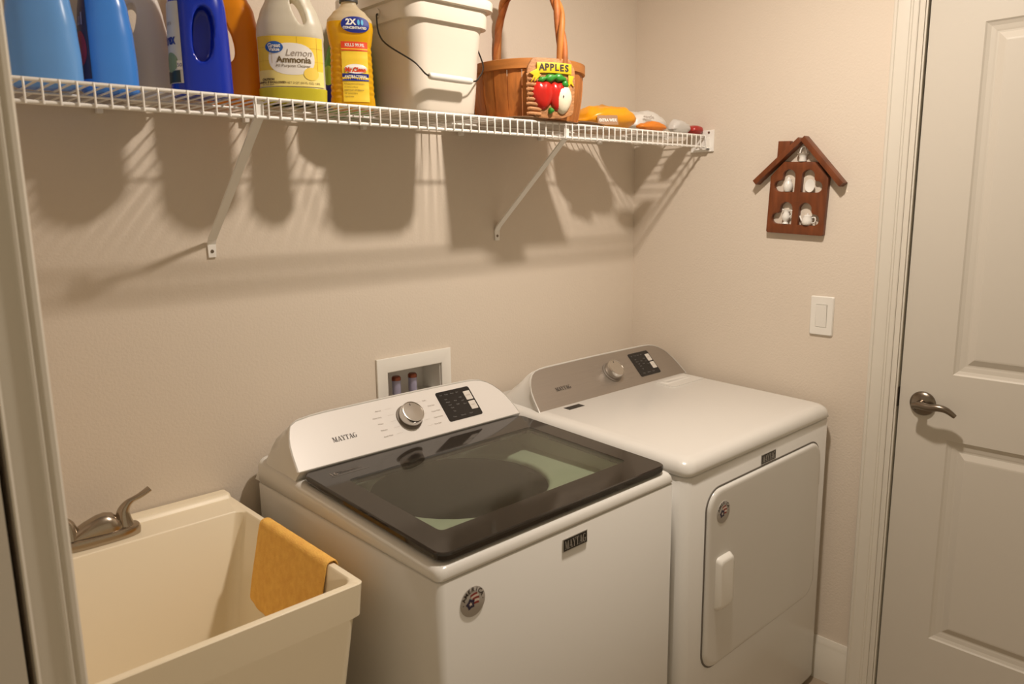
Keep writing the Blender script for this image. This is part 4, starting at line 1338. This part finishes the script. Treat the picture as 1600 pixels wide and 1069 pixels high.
# ------------------------------------------------------------------ soft packs at the right end of the shelf
def pillow(cx, cy, a, b, h, rz, seed, wr=.008, N=48, K=20, e=.55):
    rings = []
    c, s = math.cos(rz), math.sin(rz)
    for k in range(K+1):
        t = -PI/2+PI*k/K
        ct, st = math.cos(t), math.sin(t)
        q = max(.02, abs(ct)**e)
        z = (st+1)/2
        z = z if z > .12 else z*.3
        row = []
        for i in range(N):
            th = 2*PI*i/N
            cc, ss = math.cos(th), math.sin(th)
            x = a*q*math.copysign(abs(cc)**.62, cc)
            y = b*q*math.copysign(abs(ss)**.62, ss)
            nv = noise.noise(Vector((x*22+seed, y*22, z*2.4)))+.5*noise.noise(Vector((x*60+seed, y*60, z*6)))
            sc = 1+nv*wr*8
            zz = h*z*(1-.25*(x/a)**2*(z > .3))*(1+nv*wr*18*(z > .3))
            row.append(Vector((cx+(x*sc)*c-(y*sc)*s, cy+(x*sc)*s+(y*sc)*c, DECK+.0004+max(0, zz))))
        rings.append(row)
    return rings_me(rings)
ORBAG = mat('orange_film', (.85, .36, .012), .3, bump=(50, .3, 3))
ob_ = thing('snack_bag', (-.375, -.19, DECK), 'crumpled orange plastic bag lying right of the basket', 'bag')
obj('bag', pillow(-.395, -.180, .100, .078, .070, R(-12), 1.3, .010), ORBAG, ob_, 180)
fm = frame_map((-.452, -.252, DECK+.022), (.97, -.20, 0), (.05, .24, .97), (-.20, -.95, .22))
lb = obj('label', patch_me(lambda x, y: fm(x, y, .004*math.sin(x*40)), -.032, .036, -.013, .015, 10, 4), mat('label_tan', (.40, .24, .14), .5), ob_, 180)
obj('label_lettering', text_me('EXTRA WIDE', .0115, lambda x, y, h=0: fm(x, y, .004*math.sin(x*40)+.0008), .002, .000, bold=.0006, sx=.85), LWHITE, lb, 0)
obj('fold', pillow(-.262, -.268, .058, .020, .026, R(-6), 5.1, .010), mat('orange_film_dark', (.72, .22, .02), .35), ob_, 180)
WHFILM = mat('white_film', (.76, .74, .70), .35, bump=(40, .25, 3))
wp = thing('wipes_pack', (-.14, -.17, DECK), 'white soft pack of wipes with small print, right of the orange bag', 'pack')
obj('pack', pillow(-.165, -.135, .098, .080, .072, R(2), 9.2, .007), WHFILM, wp, 180)
fm2 = frame_map((-.215, -.220, DECK+.048), (.96, -.26, -.03), (.08, .30, .95), (-.26, -.93, .26))
obj('pack_lettering', text_me('gentle', .017, lambda x, y, h=0: fm2(x, y, .001), 0, 0, bold=.0003), GREYINK, wp, 0)
gp = thing('soft_pack', (-.11, -.262, DECK), 'small grey and white crumpled pack at the shelf end', 'pack')
obj('pack', pillow(-.110, -.262, .046, .020, .040, R(-3), 3.7, .010), mat('grey_film', (.60, .58, .55), .35), gp, 180)
rp_ = thing('red_pack', (-.040, -.27, DECK), 'small red packet at the right end of the wire shelf', 'packet')
obj('packet', pillow(-.036, -.268, .028, .024, .030, R(0), 6.3, .008), mat('red_film', (.40, .025, .02), .35), rp_, 180)

# ------------------------------------------------------------------ wooden house on the right wall
WOOD = mat('stained_wood', (.16, .043, .012), .42, bump=(50, .12, 3), var=(10, .25, (1, 6, 1)))
TL_ = R(-2.6)
hr = frame_map((-.0008, -.616, 1.4055), (0, -math.cos(TL_), math.sin(TL_)), (0, math.sin(TL_), math.cos(TL_)), (-1, 0, 0))
ho = thing('wooden_house', (0, -.616, 1.4055), 'dark stained wooden house-shaped wall shelf with heart cutouts', 'decoration')
def heart(x_in, z0, sgn, w=.040, h=.066):
    """arch next to the middle, a round lobe on the outside; sgn -1 left, 1 right"""
    pts = [(x_in, z0), (x_in, z0+h-w/2)]
    for k in range(1, 9):
        a = PI*k/9
        pts.append((x_in+sgn*(w/2-w/2*math.cos(a)), z0+h-w/2+w/2*math.sin(a)))
    pts.append((x_in+sgn*w, z0+.038))
    for k in range(0, 9):
        a = R(105)-R(195)*k/8
        pts.append((x_in+sgn*(w+.009+.0165*math.cos(a)), z0+.0165+.0165*math.sin(a)))
    return pts
body = [(-.086, 0), (.086, 0), (.090, .004), (.090, .168), (.052, .212), (-.052, .212), (-.090, .168), (-.090, .004)]
holes = [heart(-.011, .028, -1), heart(.009, .028, 1), heart(-.011, .124, -1), heart(.009, .124, 1)]
obj('front_board', plate_me([body]+holes, .016, hr, .0012), WOOD, ho, 30)
def board(a, b, th, dep, z0=0.0):
    a, b = Vector((*a, 0)), Vector((*b, 0))
    d = (b-a).normalized(); n = Vector((-d.y, d.x, 0))*th
    return plate_me([[(a.x, a.y), (b.x, b.y), (b.x+n.x, b.y+n.y), (a.x+n.x, a.y+n.y)]], dep, lambda x, y, z: hr(x, y, z+z0), .001)
obj('roof_board', board((-.131, .143), (.004, .270), .016, .030), WOOD, ho, 30)
obj('roof_board', board((.000, .274), (.129, .143), .016, .0302), WOOD, ho, 30)
obj('chimney', plate_me([[(-.074, .214), (-.036, .248), (-.036, .272), (-.074, .272)]], .018, hr, .0012), WOOD, ho, 30)
CER = mat('white_ceramic', (.82, .80, .76), .15, spec=.6)
def mini(name, label, x, z, prof, extra=None, sx=1.0):
    t = thing(name, tuple(hr(x, z, .009)), label, 'miniature', 'white miniatures in the wooden house')
    m_ = frame_map(hr(x, z+.0008, .0095), hr(1, 0, 0)-hr(0, 0, 0), Vector((-1, 0, 0)), hr(0, 1, 0)-hr(0, 0, 0))
    obj('body', revolve_me(prof, lambda a, b, h: m_(a*sx, b, h), 22), CER, t, 60)
    for nm, pts, r in (extra or []):
        obj(nm, tube_me(spline([m_(a, 0, b) for a, b in pts], 5), r, 8), CER, t, 60)
    return t, m_
mini('miniature_basket', 'white miniature basket under the gable of the wooden house', .004, .212, [(0, 0), (.010, 0), (.011, .003), (.0095, .010), (.013, .020), (.018, .024), (.012, .024), (0, .018)], [('handle', [(-.011, .022), (-.007, .038), (0, .044), (.007, .038), (.011, .022)], .0022)], 1.05)
mini('miniature_jar', 'white miniature round jar in the upper left heart cutout', -.034, .124, [(0, 0), (.009, 0), (.0135, .008), (.014, .018), (.011, .027), (.008, .031), (.0085, .036), (.004, .038), (.003, .042), (0, .043)])
t_ = thing('miniature_plate', tuple(hr(.036, .124, .009)), 'white miniature oval plate in the upper right heart cutout', 'miniature', 'white miniatures in the wooden house')
pmn = frame_map(hr(.036, .1435, .010), hr(1, 0, 0)-hr(0, 0, 0), hr(0, 1, 0)-hr(0, 0, 0), Vector((-1, 0, .0)))
obj('body', revolve_me([(0, 0), (.010, 0), (.0165, .004), (.0172, .0055), (.0155, .0055), (.010, .0030), (0, .0030)], lambda a, b, h: pmn(a*.88, b*1.10, h), 26), CER, t_, 60)
mini('miniature_pitcher', 'white miniature pitcher in the lower left heart cutout', -.032, .028, [(0, 0), (.009, 0), (.0085, .003), (.0055, .006), (.011, .014), (.0125, .022), (.009, .031), (.0075, .036), (.0095, .042), (.006, .041), (0, .038)],
     [('handle', [(.008, .038), (.017, .041), (.019, .034), (.013, .020)], .0018), ('spout', [(-.006, .038), (-.010, .041), (-.013, .043)], .0024)])
mini('miniature_teapot', 'white miniature teapot in the lower right heart cutout', .036, .028, [(0, 0), (.012, 0), (.0155, .006), (.0150, .016), (.0120, .024), (.0125, .026), (.006, .030), (.003, .031), (.003, .034), (0, .035)],
     [('handle', [(.014, .022), (.023, .023), (.024, .010), (.014, .006)], .0020), ('spout', [(-.013, .008), (-.019, .016), (-.024, .026)], .0026)])
